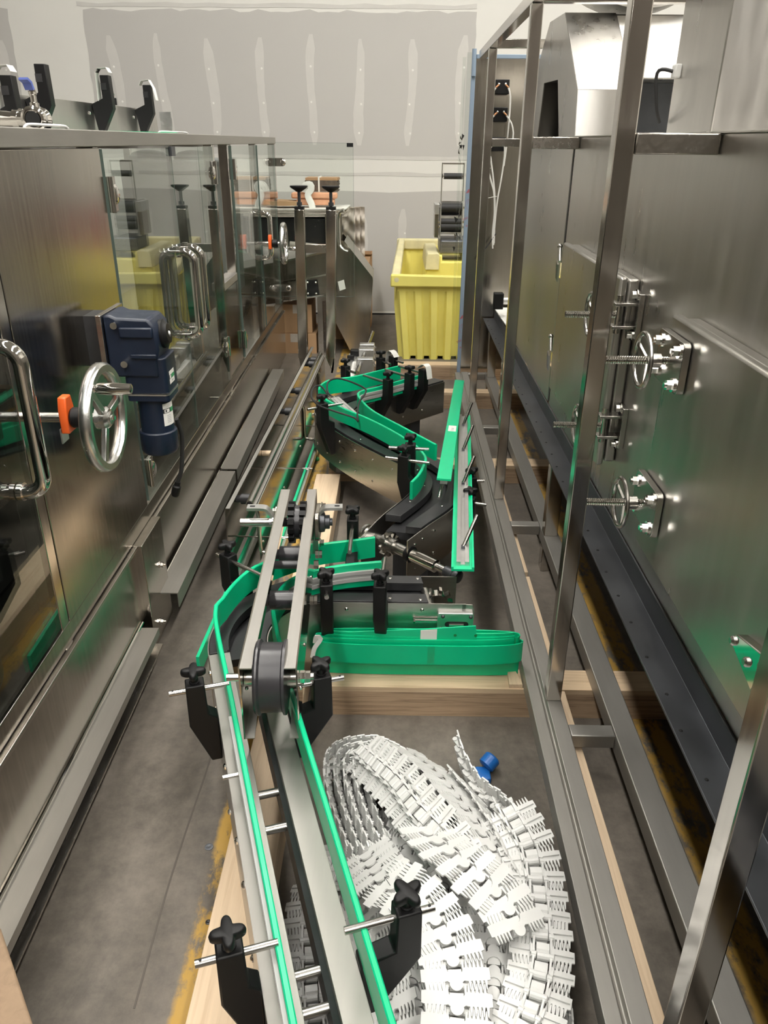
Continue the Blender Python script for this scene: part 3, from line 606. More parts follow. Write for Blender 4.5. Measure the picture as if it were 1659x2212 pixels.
p('blower_foot', B().box((1.14, 3.55, 1.925), (1.16, 3.62, 1.96)), 'black_plastic')
p('exhaust_tower', B().box((.80, 2.255, ZT), (1.6, 2.63, 2.75)), 'tunnel_steel', bevel=.004)
cg = p('cable_gland', B().box((.782, 2.565, 1.642), (.80, 2.605, 1.678)), 'white_plastic', bevel=.004)
p('gland_cable', B().tube(spline([(.782, 2.59, 1.66), (.765, 2.605, 1.666), (.752, 2.625, 1.665), (.748, 2.63, 1.645), (.755, 2.63, 1.60), (.765, 2.635, 1.56), (.785, 2.66, 1.53)], .008), .005, 8), 'rubber', cg)

# ================================================================== instrument panel with peeling film at the tunnel's end
IP = Thing('instrument_panel', 'tall stainless panel with blue film edge, black meters and white wires', 'panel', (.56, 4.92, .10), 'r')
q = IP.part
yp = 4.92
q('panel_sheet', B().box((.402, yp, .152), (.76, yp + .004, 1.885)), 'panel_steel')
q('film_edge', B().box((.378, yp - .012, .12), (.4015, yp + .012, 1.925)), 'film_blue', bevel=.002)
q('edge_return', B().box((.352, yp - .004, .11), (.3775, yp + .012, 1.915)), 'acrylic')
q('clear_film', B().sweep(spline([(.341, yp - .03, .10), (.339, yp - .03, .6), (.336, yp - .032, 1.1), (.335, yp - .028, 1.5), (.336, yp - .03, 1.89)], .1), [(-.009, -.001), (.009, -.001), (.009, .001), (-.009, .001)], up=(0, 1, 0)), 'acrylic')
q('top_flange', B().box((.402, yp - .014, 1.886), (.79, yp + .012, 1.906)), 'film_blue', bevel=.002)
q('corner_roll', B().cyl((.39, yp - .022, 1.80), (.388, yp - .022, 1.93), .012, n=14), 'film_blue')
rz = random.Random(5)
for (z, k) in ((1.46, 5), (1.40, 4), (.98, 8)):
    for i in range(k):
        c = V((.338 + rz.uniform(-.015, .012), yp - .034, z + rz.uniform(-.09, .09) * (1.3 if z < 1 else .4)))
        q('torn_film', B().add([c, c + V((rz.uniform(.006, .016), -.006, rz.uniform(-.02, .03))), c + V((rz.uniform(-.012, .004), -.010, rz.uniform(.012, .04))), c + V((.0, .004, .006))], [(0, 1, 2), (0, 2, 3), (0, 3, 1), (1, 3, 2)]), 'mirror_steel' if i % 2 else 'label_dark')
def text_mesh(body, size, org, u, v, mat, t, parent=None, depth=.0006, name='printed_text'):
    cu = bpy.data.curves.new('text_curve', 'FONT'); cu.body = body; cu.size = size; cu.extrude = depth / 2; cu.resolution_u = 2
    ob = bpy.data.objects.new('text_tmp', cu); me = bpy.data.meshes.new_from_object(ob); bpy.data.objects.remove(ob)
    u, v = V(u).normalized(), V(v).normalized(); n_ = u.cross(v)
    vs = [V(org) + u * x.co.x + v * x.co.y + n_ * x.co.z for x in me.vertices]; fs = [tuple(f_.vertices) for f_ in me.polygons]
    bpy.data.meshes.remove(me); bpy.data.curves.remove(cu)
    return t.part(name, B().add(vs, fs), mat, parent, sharp=None)
for z in (1.20, .47):
    q('film_mark', B().prism([(0, 0), (.020, .006), (.020, .026), (.012, .020)], (.380, yp - .0125, z), (1, 0, 0), (0, 0, 1), (0, -.0005, 0)), 'film_red')
    for (a, c) in (((.002, -.045), (.018, -.03)), ((.002, -.045), (.0, -.065)), ((.0, -.065), (.016, -.09)), ((.018, -.03), (.012, -.06))):
        q('film_mark', B().bar((.380 + a[0], yp - .0128, z + a[1]), (.380 + c[0], yp - .0128, z + c[1]), .0012, .0004, up=(0, 1, 0)), 'film_red')
    text_mesh('uct', .026, (.400, yp - .013, z - .135), (-.8, 0, -.5), (-.5, 0, .8), 'film_red', IP)
    text_mesh('e', .024, (.398, yp - .013, z - .185), (-.9, 0, .2), (.2, 0, .9), 'film_red', IP)
for (x, z) in ((.547, 1.748), (.547, 1.612), (.547, 1.462)):
    mb = q('meter', B().box((x - .041, yp - .055, z - .036), (x + .041, yp - .0005, z + .036)), 'black_plastic', bevel=.004)
    for dx in (-.018, .018): q('terminal', B().lathe([(.006, 0), (.006, .008), (.003, .010)], (x + dx, yp - .0555, z + .012), (0, -1, 0), 10), 'chrome', mb); q('lug', B().cyl((x + dx, yp - .062, z + .010), (x + dx * 1.9, yp - .066, z - .004), .0045, n=8), 'copper', mb)
def wire(pts, r=.0045, mat='cable_white', name='wire'): return q(name, B().tube(spline(pts, .03), r, 6), mat)
yw = yp - .066
wire([(.513, yw, 1.742), (.49, yw, 1.71), (.475, yw, 1.66)]); wire([(.581, yw, 1.742), (.595, yw, 1.70), (.597, yw, 1.6), (.592, yw, 1.45), (.585, yw, 1.35)])
wire([(.513, yw, 1.606), (.48, yw, 1.57), (.470, yw, 1.5), (.473, yw, 1.42), (.50, yw, 1.32), (.535, yw, 1.22), (.548, yw, 1.1), (.545, yw, .98), (.552, yw, .90)])
wire([(.581, yw, 1.606), (.61, yw, 1.57), (.625, yw, 1.52), (.622, yw, 1.45)]); wire([(.513, yw, 1.456), (.49, yw, 1.42), (.49, yw, 1.36), (.52, yw, 1.26), (.545, yw, 1.18), (.552, yw, 1.0), (.556, yw, .92)])
wire([(.581, yw, 1.456), (.585, yw, 1.40), (.575, yw, 1.28), (.56, yw, 1.15), (.553, yw, .95)]); wire([(.505, yw, 1.40), (.53, yw, 1.28), (.548, yw, 1.15), (.558, yw, .93)])
for (x, z, dx) in ((.50, 1.335, -.03), (.545, 1.185, -.06)): q('cable_tie', B().cyl((x + .01, yw - .006, z + .004), (x + dx, yw - .012, z - .008), .0015, n=5), 'cable_white')
q('black_cord', B().tube(spline([(.565, yw, .985), (.53, yw, .93), (.49, yw, .87), (.46, yw, .82)], .03), .004, 6), 'rubber')
# ================================================================== far end of the aisle
# ---- yellow tub
YB = Thing('yellow_tub', 'big ribbed yellow plastic tub with a wide worn rim', 'tub', (.34, 6.2, 0))
x0, x1, y0, y1 = .068, .78, 5.76, 6.72
def ribbed_wall(a, b_, top_a, top_b, zb, zt, k=14, depth=.03, th=.012):
    """wall between floor points a,b and top points, with vertical ribs pointing outwards"""
    a, b_, ta, tb_ = V(a), V(b_), V(top_a), V(top_b); d = (b_ - a).normalized(); out = V((d.y, -d.x, 0)); vs = []; fs = []; cols = []
    for i in range(k):
        t0 = i / k; w_ = 1 / k
        for (f_, o_) in ((0, 0), (.12, depth), (.5, depth), (.62, 0)): cols.append((min(1, t0 + f_ * w_), o_))
    cols.append((1, 0)); m_ = len(cols)
    for (p0, p1, z, sc) in ((a, b_, zb, 1), (a, b_, zb + .02, 1), (a.lerp(ta, .72), b_.lerp(tb_, .72), zb + (zt - zb) * .72, 1), (a.lerp(ta, .9), b_.lerp(tb_, .9), zb + (zt - zb) * .9, .25), (ta, tb_, zt, 0)):
        for t, o_ in cols: q = p0.lerp(p1, t) + out * (o_ * sc); vs.append(V((q.x, q.y, z)))
    for r in range(4):
        for i in range(m_ - 1): fs.append((r * m_ + i, r * m_ + i + 1, (r + 1) * m_ + i + 1, (r + 1) * m_ + i))
    n0 = len(vs)
    for r in range(5):
        for i in range(m_): vs.append(vs[r * m_ + i] - out * (th + (cols[i][1] if r < 3 else 0)))
    fs += [tuple(reversed([j + n0 for j in f_])) for f_ in fs]
    return B().add(vs, fs)
tx0, tx1, ty0, ty1, ZR = .02, .83, 5.71, 6.78, .555
YB.part('front_wall', ribbed_wall((x0, y0, 0), (x1, y0, 0), (tx0, ty0, 0), (tx1, ty0, 0), 0, ZR, 7), 'yellow_poly', sharp=30)
YB.part('side_wall', ribbed_wall((x0, y1, 0), (x0, y0, 0), (tx0, ty1, 0), (tx0, ty0, 0), 0, ZR, 8), 'yellow_poly', sharp=30)
YB.part('side_wall', ribbed_wall((x1, y0, 0), (x1, y1, 0), (tx1, ty0, 0), (tx1, ty1, 0), 0, ZR, 8), 'yellow_poly', sharp=30)
YB.part('back_wall', ribbed_wall((x1, y1, 0), (x0, y1, 0), (tx1, ty1, 0), (tx0, ty1, 0), 0, .68, 13), 'yellow_poly', sharp=30)
YB.part('bottom', B().box((x0, y0, .0), (x1, y1, .02)), 'yellow_poly')
YB.part('front_rim', B().prism([(-.025, ZR - .02), (-.025, .615), (-.015, .622), (.83, .607), (.86, .60), (.86, ZR - .02)], (0, 5.67, 0), (1, 0, 0), (0, 0, 1), (0, .05, 0)), 'yellow_poly', bevel=.01)
YB.part('rim_hole', B().lathe([(.017, 0), (.013, .0006), (.004, .001)], (.018, 5.6698, .585), (0, -1, 0), 16), 'yellow_worn')
YB.part('side_rim', B().add([(-.025, 5.675, .565), (.045, 5.675, .565), (.085, 6.78, .69), (.02, 6.78, .69), (-.02, 5.675, .62), (.04, 5.675, .62), (.085, 6.78, .748), (.035, 6.78, .748)], [(3, 2, 1, 0), (4, 5, 6, 7), (0, 1, 5, 4), (1, 2, 6, 5), (2, 3, 7, 6), (3, 0, 4, 7)]), 'yellow_worn', bevel=.01)
YB.part('back_rim', B().box((.02, 6.75, .66), (.86, 6.82, .745)), 'yellow_worn', bevel=.012)
sd = YB.part('saddle', B().prism([(.245, .02), (.235, .60), (.245, .63), (.31, .685), (.33, .705), (.36, .71), (.36, .66), (.52, .66), (.52, .71), (.83, .71), (.80, .02)], (0, 6.06, 0), (1, 0, 0), (0, 0, 1), (0, .62, 0)), 'yellow_poly', bevel=.012)
YB.part('saddle_ridge', B().prism([(.232, .60), (.24, .70), (.25, .718), (.325, .722), (.338, .712), (.338, .60)], (0, 6.045, 0), (1, 0, 0), (0, 0, 1), (0, .67, 0)), 'yellow_worn', sd, bevel=.006)
# ---- roller unit standing on the tub
RU = Thing('roller_unit', 'small steel label printer unit with black rollers standing on yellow tub', 'machine', (.42, 6.2, .71))
r_ = RU.part
r_('base_tray', B().box((.341, 6.10, .7125), (.56, 6.42, .81)), 'dark_steel', bevel=.015)
for i in range(9): r_('tray_groove', B().box((.345, 6.0985, .722 + i * .009), (.55, 6.10, .7255 + i * .009)), 'alu')
r_('side_block', B().box((.298, 6.16, .82), (.328, 6.36, 1.05)), 'panel_steel', bevel=.003); r_('block_cap', B().box((.296, 6.15, .985), (.330, 6.36, 1.057)), 'alu', bevel=.002)
r_('side_plate', B().box((.338, 6.18, .81), (.347, 6.40, 1.06)), 'alu'); r_('side_plate', B().box((.50, 6.18, .81), (.509, 6.40, 1.06)), 'alu')
r_('cross_plate', B().box((.34, 6.19, .955), (.505, 6.36, .975)), 'alu'); r_('cross_plate', B().box((.34, 6.19, .842), (.505, 6.36, .858)), 'alu')
for z, rad in ((1.03, .033), (.93, .026), (.895, .030)):
    ro = r_('roller', B().cyl((.348, 6.2, z), (.50, 6.2, z), rad, n=24), 'rubber'); r_('roller_pin', B().cyl((.326, 6.2, z), (.52, 6.2, z), .009, n=12), 'chrome', ro)
r_('back_box', B().box((.35, 6.25, .86), (.50, 6.39, 1.05)), 'black_plastic')
wf = B()
for x in (.345, .505): wf.cyl((x, 6.22, 1.06), (x, 6.22, 1.335), .006, n=8)
for z in (1.07, 1.33): wf.cyl((.345, 6.22, z), (.505, 6.22, z), .006, n=8)
r_('wire_frame', wf, 'chrome'); ro = r_('upper_roller', B().cyl((.358, 6.22, 1.245), (.495, 6.22, 1.245), .021, n=20), 'rubber'); r_('roller_pin', B().cyl((.345, 6.22, 1.245), (.505, 6.22, 1.245), .005, n=8), 'chrome', ro)
single('red_guard', B().prism([(.56, .712), (.75, .712), (.75, 1.0), (.63, 1.06), (.60, .80), (.56, .79)], (0, 6.15, 0), (1, 0, 0), (0, 0, 1), (0, .2, 0)), simple('red_plastic', (.55, .06, .05), .4), 'red plastic guard piece standing on the yellow tub behind the panel', 'guard', (.65, 6.2, .71))
# ---- incline hopper with things piled on it
HP = Thing('incline_hopper', 'stainless incline chute with a pointed side hopper and handle bar', 'hopper', (-.5, 6.1, 0))
h_ = HP.part
h_('side_plate', B().prism([(-.39, .83), (-.36, .822), (-.158, .575), (-.155, .55), (-.193, .055), (-.30, .03), (-.33, .035), (-.475, .324), (-.50, .46), (-.50, .80)], (0, 5.85, 0), (1, 0, 0), (0, 0, 1), (0, .004, 0)), 'panel_steel')
h_('front_edge', B().add([(-.36, 5.854, .826), (-.157, 5.854, .57), (-.157, 6.25, .57), (-.36, 6.25, .826), (-.36, 5.854, .818), (-.163, 5.854, .565), (-.163, 6.25, .565), (-.36, 6.25, .818)], [(0, 1, 2, 3), (7, 6, 5, 4), (0, 4, 5, 1), (1, 5, 6, 2), (2, 6, 7, 3), (3, 7, 4, 0)]), 'satin_steel')
h_('end_plate', B().add([(-.157, 5.854, .57), (-.195, 5.854, .05), (-.195, 6.25, .05), (-.157, 6.25, .57), (-.163, 5.854, .57), (-.201, 5.854, .05), (-.201, 6.25, .05), (-.163, 6.25, .57)], [(0, 1, 2, 3), (7, 6, 5, 4), (0, 4, 5, 1), (1, 5, 6, 2), (2, 6, 7, 3), (3, 7, 4, 0)]), 'panel_steel')
h_('back_plate', B().prism([(-.39, .83), (-.158, .575), (-.193, .055), (-.33, .035), (-.475, .324), (-.50, .80)], (0, 6.25, 0), (1, 0, 0), (0, 0, 1), (0, .004, 0)), 'panel_steel')
h_('chute_side', B().prism([(-1.2, .34), (-.42, .465), (-.44, .755), (-1.2, .60)], (0, 5.82, 0), (1, 0, 0), (0, 0, 1), (0, .012, 0)), 'panel_steel')
h_('chute_side', B().prism([(-1.2, .34), (-.42, .465), (-.44, .755), (-1.2, .60)], (0, 6.34, 0), (1, 0, 0), (0, 0, 1), (0, .012, 0)), 'panel_steel')
for (a, c) in ((.60, .765), (.465, .607), (.345, .462)): h_('chute_rail', B().bar((-1.2, 5.81, a), (-.44, 5.81, c), .02, .012), 'chrome')
h_('chute_bed', B().prism([(-1.2, .60), (-.44, .755), (-.44, .765), (-1.2, .61)], (0, 5.832, 0), (1, 0, 0), (0, 0, 1), (0, .508, 0)), 'panel_steel')
bp = h_('bearing_plate', B().prism(rounded_rect(.09, .11, .01), (-.60, 5.808, .50), (1, 0, .12), (-.12, 0, 1), (0, -.006, 0)), 'black_plastic')
for dx in (-.03, .03):
    for dz in (-.04, .04): h_('plate_bolt', B().rivet((-.60 + dx, 5.802, .50 + dz), (0, -1, 0), .008), 'chrome', bp)
bp2 = h_('lower_bracket', B().prism([(-.53, .40), (-.37, .43), (-.375, .447), (-.43, .44), (-.44, .56), (-.52, .55)], (0, 5.848, 0), (1, 0, 0), (0, 0, 1), (0, -.006, 0)), 'panel_steel')
for q in ((-.50, .55), (-.45, .57)): h_('plate_bolt', B().rivet((q[0], 5.842, q[1] - .02), (0, -1, 0), .008), 'chrome', bp2)
h_('paper_tag', B().prism([(-.40, .475), (-.355, .49), (-.368, .555), (-.413, .54)], (0, 5.8495, 0), (1, 0, 0), (0, 0, 1), (0, -.0012, 0)), 'paper_white')
h_('handle_bar', B().tube(spline([(-.355, 5.74, 1.04), (-.378, 5.75, 1.03), (-.392, 5.76, 1.0), (-.392, 5.76, .84), (-.385, 5.755, .80), (-.36, 5.745, .775), (-.33, 5.74, .765)], .02), .012, 14), 'chrome')
for q in ((-.392, .97), (-.392, .84)): h_('handle_post', B().cyl((q[0], 5.76, q[1]), (q[0] - .03, 5.9, q[1] - .0), .008, n=10), 'rod_steel')
h_('handle_plate', B().box((-.50, 5.9, .76), (-.38, 5.912, 1.0)), 'panel_steel')
for x in (-1.1, -.55):
    for y in (5.86, 6.3): h_('leg', B().box((x - .02, y, 0), (x + .02, y + .04, .36 + (.09 if x > -1 else 0))), 'tube_steel')
single('black_tote', B().prism([(-.97, 0.012), (-.47, 0.012), (-.44, .213), (-1.0, .213)], (0, 5.94, .757), (1, 0, 0), (0, 0, 1), (0, .36, 0)), 'black_plastic', 'black plastic tote under the flattened cartons on the chute', 'tote', (-.7, 6.1, .757), bevel=.01)
single('grey_tube_roll', B().cyl((-.76, 5.90, .79), (-.56, 5.895, .775), .024, n=18), simple('grey_tube', (.34, .31, .27), .6), 'short grey cardboard tube lying in front of the black tote', 'tube', (-.66, 5.9, .757))
rz = random.Random(11)
for i in range(6):
    z = .979 + i * .0095; a = rz.uniform(-.03, .03)
    mt = Matrix.Translation((-.68, 6.1, z)) @ Matrix.Rotation(a, 4, 'Z') @ Matrix.Rotation(-.015, 4, 'Y')
    single('flat_carton', B().box((-.30 + rz.uniform(-.03, .03), -.19, 0), (.31 + rz.uniform(-.03, .03), .19, .006), mt), 'paper_white' if i in (5,) else 'pulp', ['flattened carton lowest on the black tote', 'flattened carton second up on the black tote', 'flattened carton third up on the black tote', 'flattened carton fourth up on the black tote', 'flattened carton under the printed white sheet', 'white printed carton sheet topmost of the flat pile'][i], 'carton', (-.68, 6.1, z), group='flattened cartons on the tote')
single('card_sheaf', B().prism([(-.95, 1.045), (-.70, 1.05), (-.68, 1.075), (-.94, 1.085)], (0, 5.95, 0), (1, 0, 0), (0, 0, 1), (0, .2, 0)), 'cardboard', 'brown card sheaf beside the foam bars on the pile', 'card', (-.8, 6.05, 1.04))
single('foam_bar', B().box((-.715, 6.02, 1.05), (-.44, 6.10, 1.092)), 'foam', 'lower salmon coloured foam bar on the carton pile', 'foam bar', (-.58, 6.06, 1.05), bevel=.008)
single('foam_bar', B().box((-.75, 6.01, 1.0945), (-.42, 6.10, 1.135)), 'foam', 'upper salmon coloured foam bar under the carton bundle', 'foam bar', (-.58, 6.06, 1.0945), bevel=.010)
CB = Thing('carton_bundle', 'strapped bundle of folded grey brown cartons on top of the pile', 'carton', (-.55, 6.15, 1.137))
for i in range(11): CB.part('carton_sheet', B().box((-.655 + rz.uniform(-.004, .004), 6.08, 1.138 + i * .0085), (-.42 + rz.uniform(-.006, .006), 6.3, 1.1455 + i * .0085)), 'card_edge' if i < 9 else 'cardboard')
CB.part('strap', B().box((-.560, 6.078, 1.137), (-.548, 6.302, 1.236)), 'paper_white')
single('white_cloth', B().sweep(spline([(-.665, 6.0, 1.145), (-.645, 5.99, 1.185), (-.605, 5.985, 1.19), (-.60, 5.985, 1.16), (-.625, 5.985, 1.12), (-.60, 5.98, 1.06), (-.595, 5.98, 1.035)], .012), [(-.022, -.012), (.0, -.018), (.022, -.010), (.024, .008), (0, .014), (-.02, .010)], up=(0, -1, .1)), 'paper_white', 'crumpled white cloth draped over the foam bars', 'cloth', (-.62, 6.0, 1.137))
ET = Thing('egg_tray_stack', 'stack of grey moulded pulp trays standing on edge by the hopper', 'tray', (-.37, 6.45, .60))
for k in range(3):
    nx, nz = 22, 40; vs = []; fs = []; xa, za, yy = -.515 + k * .035, .61, 6.36 + k * .05
    for j in range(nz + 1):
        for i in range(nx + 1):
            u, v = i / nx, j / nz
            vs.append((xa + u * .21, yy - .028 * sin(u * 2 * pi * 2.0 + (j // 6 % 2) * .0) * cos(v * 2 * pi * 3.2) - .012 * cos(u * 4 * pi), za + v * .40))
    o_ = len(vs); vs += [(x, y + .006, z) for x, y, z in vs]
    for j in range(nz):
        for i in range(nx):
            a = j * (nx + 1) + i; fs.append((a, a + 1, a + nx + 2, a + nx + 1)); fs.append((a + o_, a + nx + 1 + o_, a + nx + 2 + o_, a + 1 + o_))
    ET.part('pulp_tray', B().add(vs, fs), 'pulp', sharp=60)
def carton(x0, y0, z0, x1, y1, z1, label, open_=False, name='cardboard_box'):
    t = Thing(name, label, 'box', ((x0 + x1) / 2, (y0 + y1) / 2, z0))
    th = .006
    for lo, hi in (((x0, y0, z0), (x1, y0 + th, z1)), ((x0, y1 - th, z0), (x1, y1, z1)), ((x0, y0 + th, z0), (x0 + th, y1 - th, z1)), ((x1 - th, y0 + th, z0), (x1, y1 - th, z1))): t.part('side', B().box(lo, hi), 'cardboard')
    t.part('bottom', B().box((x0 + th, y0 + th, z0), (x1 - th, y1 - th, z0 + th)), 'cardboard')
    if open_: t.part('flap', B().add([(x0, y0, z1), (x1, y0, z1), (x1 + .01, y0 - .09, z1 + .02), (x0, y0 - .09, z1 + .02), (x0, y0, z1 + .004), (x1, y0, z1 + .004), (x1 + .01, y0 - .09, z1 + .024), (x0, y0 - .09, z1 + .024)], [(3, 2, 1, 0), (4, 5, 6, 7), (0, 1, 5, 4), (1, 2, 6, 5), (2, 3, 7, 6), (3, 0, 4, 7)]), 'cardboard')
    else:
        xm = (x0 + x1) / 2; t.part('flap', B().box((x0, y0, z1), (xm - .002, y1, z1 + th)), 'cardboard'); t.part('flap', B().box((xm + .002, y0, z1), (x1, y1, z1 + th)), 'cardboard'); t.part('tape', B().box((xm - .03, y0 - .0006, z1 - .06), (xm + .03, y0, z1 + .004)), 'pulp')
    return t
carton(-.58, 6.36, .0, -.20, 6.75, .598, 'tall brown carton under the pulp trays at the wall', False)
carton(-.335, 6.85, .0, -.195, 7.15, .60, 'narrow open brown carton by the drywall behind the hopper', True)
carton(-.84, 5.88, .155, -.615, 6.2, .36, 'brown carton on top of the floor carton below the chute')
carton(-.92, 5.87, .0, -.585, 6.25, .146, 'low brown carton on the floor below the chute')

# ================================================================== upside-down conveyor frame with its stand legs up
TW = Thing('upturned_conveyor', 'upturned straight conveyor frame with steel stand legs and feet pointing up', 'conveyor', (-.52, 3.6, 0))
t_ = TW.part
LA, LB_ = V((-.587, 2.457, 0)), V((-.518, 4.841, 0)); dT = (LB_ - LA).normalized(); nT = V((dT.y, -dT.x, 0))
def tp(s, o, z): q = LA + dT * s + nT * o; return V((q.x, q.y, z))
LT = (LB_ - LA).length
t_('side_plate', B().prism([(0, .06), (LT, .06), (LT, .30), (0, .30)], tp(0, 0, 0), dT, (0, 0, 1), nT * .003), 'mirror_steel')
t_('plate_flange', B().prism([(0, .2975), (0, .30), (LT, .30), (LT, .2975)], tp(0, .0, 0), dT, (0, 0, 1), nT * .018), 'satin_steel')
t_('side_plate', B().prism([(0.03, .075), (LT - .2, .075), (LT - .2, .30), (.03, .30)], tp(0, .105, 0), dT, (0, 0, 1), nT * .003), 'mirror_steel')
t_('plate_flange', B().prism([(.03, .2975), (.03, .30), (LT - .2, .30), (LT - .2, .2975)], tp(0, .093, 0), dT, (0, 0, 1), nT * .018), 'satin_steel')
t_('return_tube', B().tube([tp(.03, .083, .305), tp(LT - .2, .083, .305)], .0135, 16), 'rod_steel')
t_('tube_bore', B().cyl(tp(.03, .083, .305), tp(.0285, .083, .305), .010, n=12), 'black_matte')
for s in (.16, 1.20, 1.55, 2.10, 2.2): t_('spacer', B().lathe([(.014, 0), (.014, .02), (.020, .02), (.020, .075), (.012, .075), (.012, .088)], tp(s, .004, .265), nT, 20), 'wear_plastic')
for (o, zc) in ((.020, .035), (.145, .035)):
    gr = t_('guide_strip', B().prism([(-.55, zc - .03), (LT - .6, zc - .03), (LT - .6, zc + .03), (-.55, zc + .03)], tp(0, o, 0), dT, (0, 0, 1), nT * .010), 'green')
    t_('guide_profile', B().prism([(-.45, zc - .016), (LT - .7, zc - .016), (LT - .7, zc + .016), (-.45, zc + .016)], tp(0, o + .0105, 0), dT, (0, 0, 1), nT * .012), 'alu', gr)
for s in (.02, 1.22, 1.85):
    for o, sg in ((.108, 1),):
        path = [tp(s, o, .285), tp(s, o + .006, .26), tp(s, o + .006, .14), tp(s, o + .014, .118), tp(s, o + .04, .112), tp(s, o + .052, .108), tp(s, o + .055, .09), tp(s, o + .055, .025)]
        br = t_('guide_arm', B().tube(spline(path, .008), .007, 10), 'rod_steel')
        t_('arm_flange', B().lathe([(.017, 0), (.017, .004), (.010, .006)], tp(s, o + .035, .116), (0, 0, 1), 14), 'rod_steel', br)
        if s > .5: t_('green_foot_knob', B().lathe([(.008, .024), (.010, .018), (.020, .012), (.021, .004), (.014, .0)], tp(s, o + .055, 0), (0, 0, 1), 10), 'green_knob', br)
for s in (.2, .9, 1.5, 2.0): t_('cross_rod', B().cyl(tp(s, -.05, .085), tp(s, .19, .085), .004, n=8), 'chrome')
for s in (.1, .6, 1.1, 1.6, 2.1): t_('rivet', B().rivet(tp(s, .1081, .12), nT, .006), 'chrome')
for o in (-.030, .140):
    q = tp(2.245, o, 0); x, y = q.x, q.y; a = .028
    lg = t_('stand_leg', B().add([(x - a, y - a, .27), (x + a, y - a, .27), (x + a, y + a, .27), (x - a, y + a, .27), (x - a + .01 * (1 if o < 0 else 2), y - a, 1.12), (x + a + .01 * (1 if o < 0 else 2), y - a, 1.12), (x + a + .01 * (1 if o < 0 else 2), y + a, 1.12), (x - a + .01 * (1 if o < 0 else 2), y + a, 1.12)], [(3, 2, 1, 0), (4, 5, 6, 7), (0, 1, 5, 4), (1, 2, 6, 5), (2, 3, 7, 6), (3, 0, 4, 7)]), 'mirror_steel', bevel=.003)
    x2 = x + .01 * (1 if o < 0 else 2)
    t_('leg_gusset', B().prism([(-.024, .36), (.024, .30), (.024, .262), (.0, .18), (-.012 if o < 0 else .012, .18), (-.024, .262)], (x, y - .024, 0), (1, 0, 0), (0, 0, 1), (0, .05, 0)), 'mirror_steel', lg)
    t_('leg_cap', B().box((x2 - .027, y - .027, 1.121), (x2 + .027, y + .027, 1.135)), 'black_plastic', lg)
    t_('foot_stem', B().cyl((x2, y, 1.135), (x2, y, 1.225), .009, n=12), 'dark_steel', lg); t_('stem_nut', B().cyl((x2, y, 1.14), (x2, y, 1.158), .016, n=6), 'dark_steel', lg)
    t_('foot_pad', B().lathe([(.014, 0), (.022, .006), (.050, .024), (.050, .032), (.02, .033)], (x2, y, 1.212), (0, 0, 1), 24), 'black_plastic', lg)
q0, q1 = tp(2.245, -.030, 0), tp(2.245, .140, 0)
t_('stand_crossbar', B().box((q0.x + .037, q0.y - .016, .885), (q1.x - .010, q0.y + .016, .932)), 'tube_steel', bevel=.002)
single('wooden_dowel', B().cyl((-.563, 3.135, .245), (-.468, 3.130, .247), .0125, n=16), 'wood_pale', 'short pale wooden dowel wedged between the side plates of the upturned conveyor', 'dowel', (-.515, 3.13, .232))
# ================================================================== timber on the floor
def timber(lo, hi, label, mat='wood_x', name='timber_beam'):
    return single(name, B().box(lo, hi), mat, label, 'timber', ((lo[0] + hi[0]) / 2, (lo[1] + hi[1]) / 2, lo[2]), bevel=.002)
def laminated(x0, x1, y0, y1, h_, label):
    """beam of laminated veneers: each layer is its own piece"""
    t = Thing('timber_beam', label, 'timber', ((x0 + x1) / 2, (y0 + y1) / 2, 0)); k = 6; rnd = random.Random(int(x0 * 100 + y0 * 1000))
    for i in range(k):
        e = rnd.uniform(0, .0012); t.part('veneer', B().box((x0, y0 + e, h_ * i / k), (x1, y1 - e, h_ * (i + 1) / k - .0006)), 'wood_x' if i == k - 1 else 'ply_edge')
    return t
laminated(-.19, 1.15, 1.733, 1.823, .0995, 'pale laminated beam under the green coil across the aisle')
laminated(-.30, 1.15, 3.405, 3.50, .0915, 'laminated beam under the curved conveyor and the tunnel rails')
laminated(-.13, .95, 5.19, 5.29, .0995, 'laminated beam lying in front of the yellow tub')
laminated(-.05, .95, 4.55, 4.64, .0995, 'laminated beam under the far end of the tunnel rails')
timber((-.345, .3, 0), (-.235, 3.28, .0905), 'long stamped timber plank under the near conveyor beside the yellow line', 'wood_pale', 'timber_plank')
single('timber_offcut', B().prism([(.335, 1.738), (.372, 1.738), (.361, 1.80), (.338, 1.80)], (0, 0, .0995), (1, 0, 0), (0, 1, 0), (0, 0, .012)), 'wood_pale', 'small pale wood offcut on the laminated beam by the rail', 'timber', (.36, 1.77, .0995))
for i, (a, c) in enumerate(((.2, 1.731), (1.825, 2.36), (2.39, 3.40))):
    timber((.447, a, 0), (.489, c, .097), ['narrow pine board along the rail beside the chain pile', 'narrow pine board along the rail beyond the laminated beam', 'narrow pine board along the rail beside the loose green rail'][i], 'wood_pale', 'pine_board')
single('wood_post', B().prism([(-.684, .3), (-.45, .3), (-.45, .607), (-.636, .847), (-.684, .80)], (0, 0, 0), (1, 0, 0), (0, 1, 0), (0, 0, .30)), 'wood_corner', 'rough brown timber block on the floor beside the machine ledge', 'timber', (-.68, .5, 0), bevel=.004)

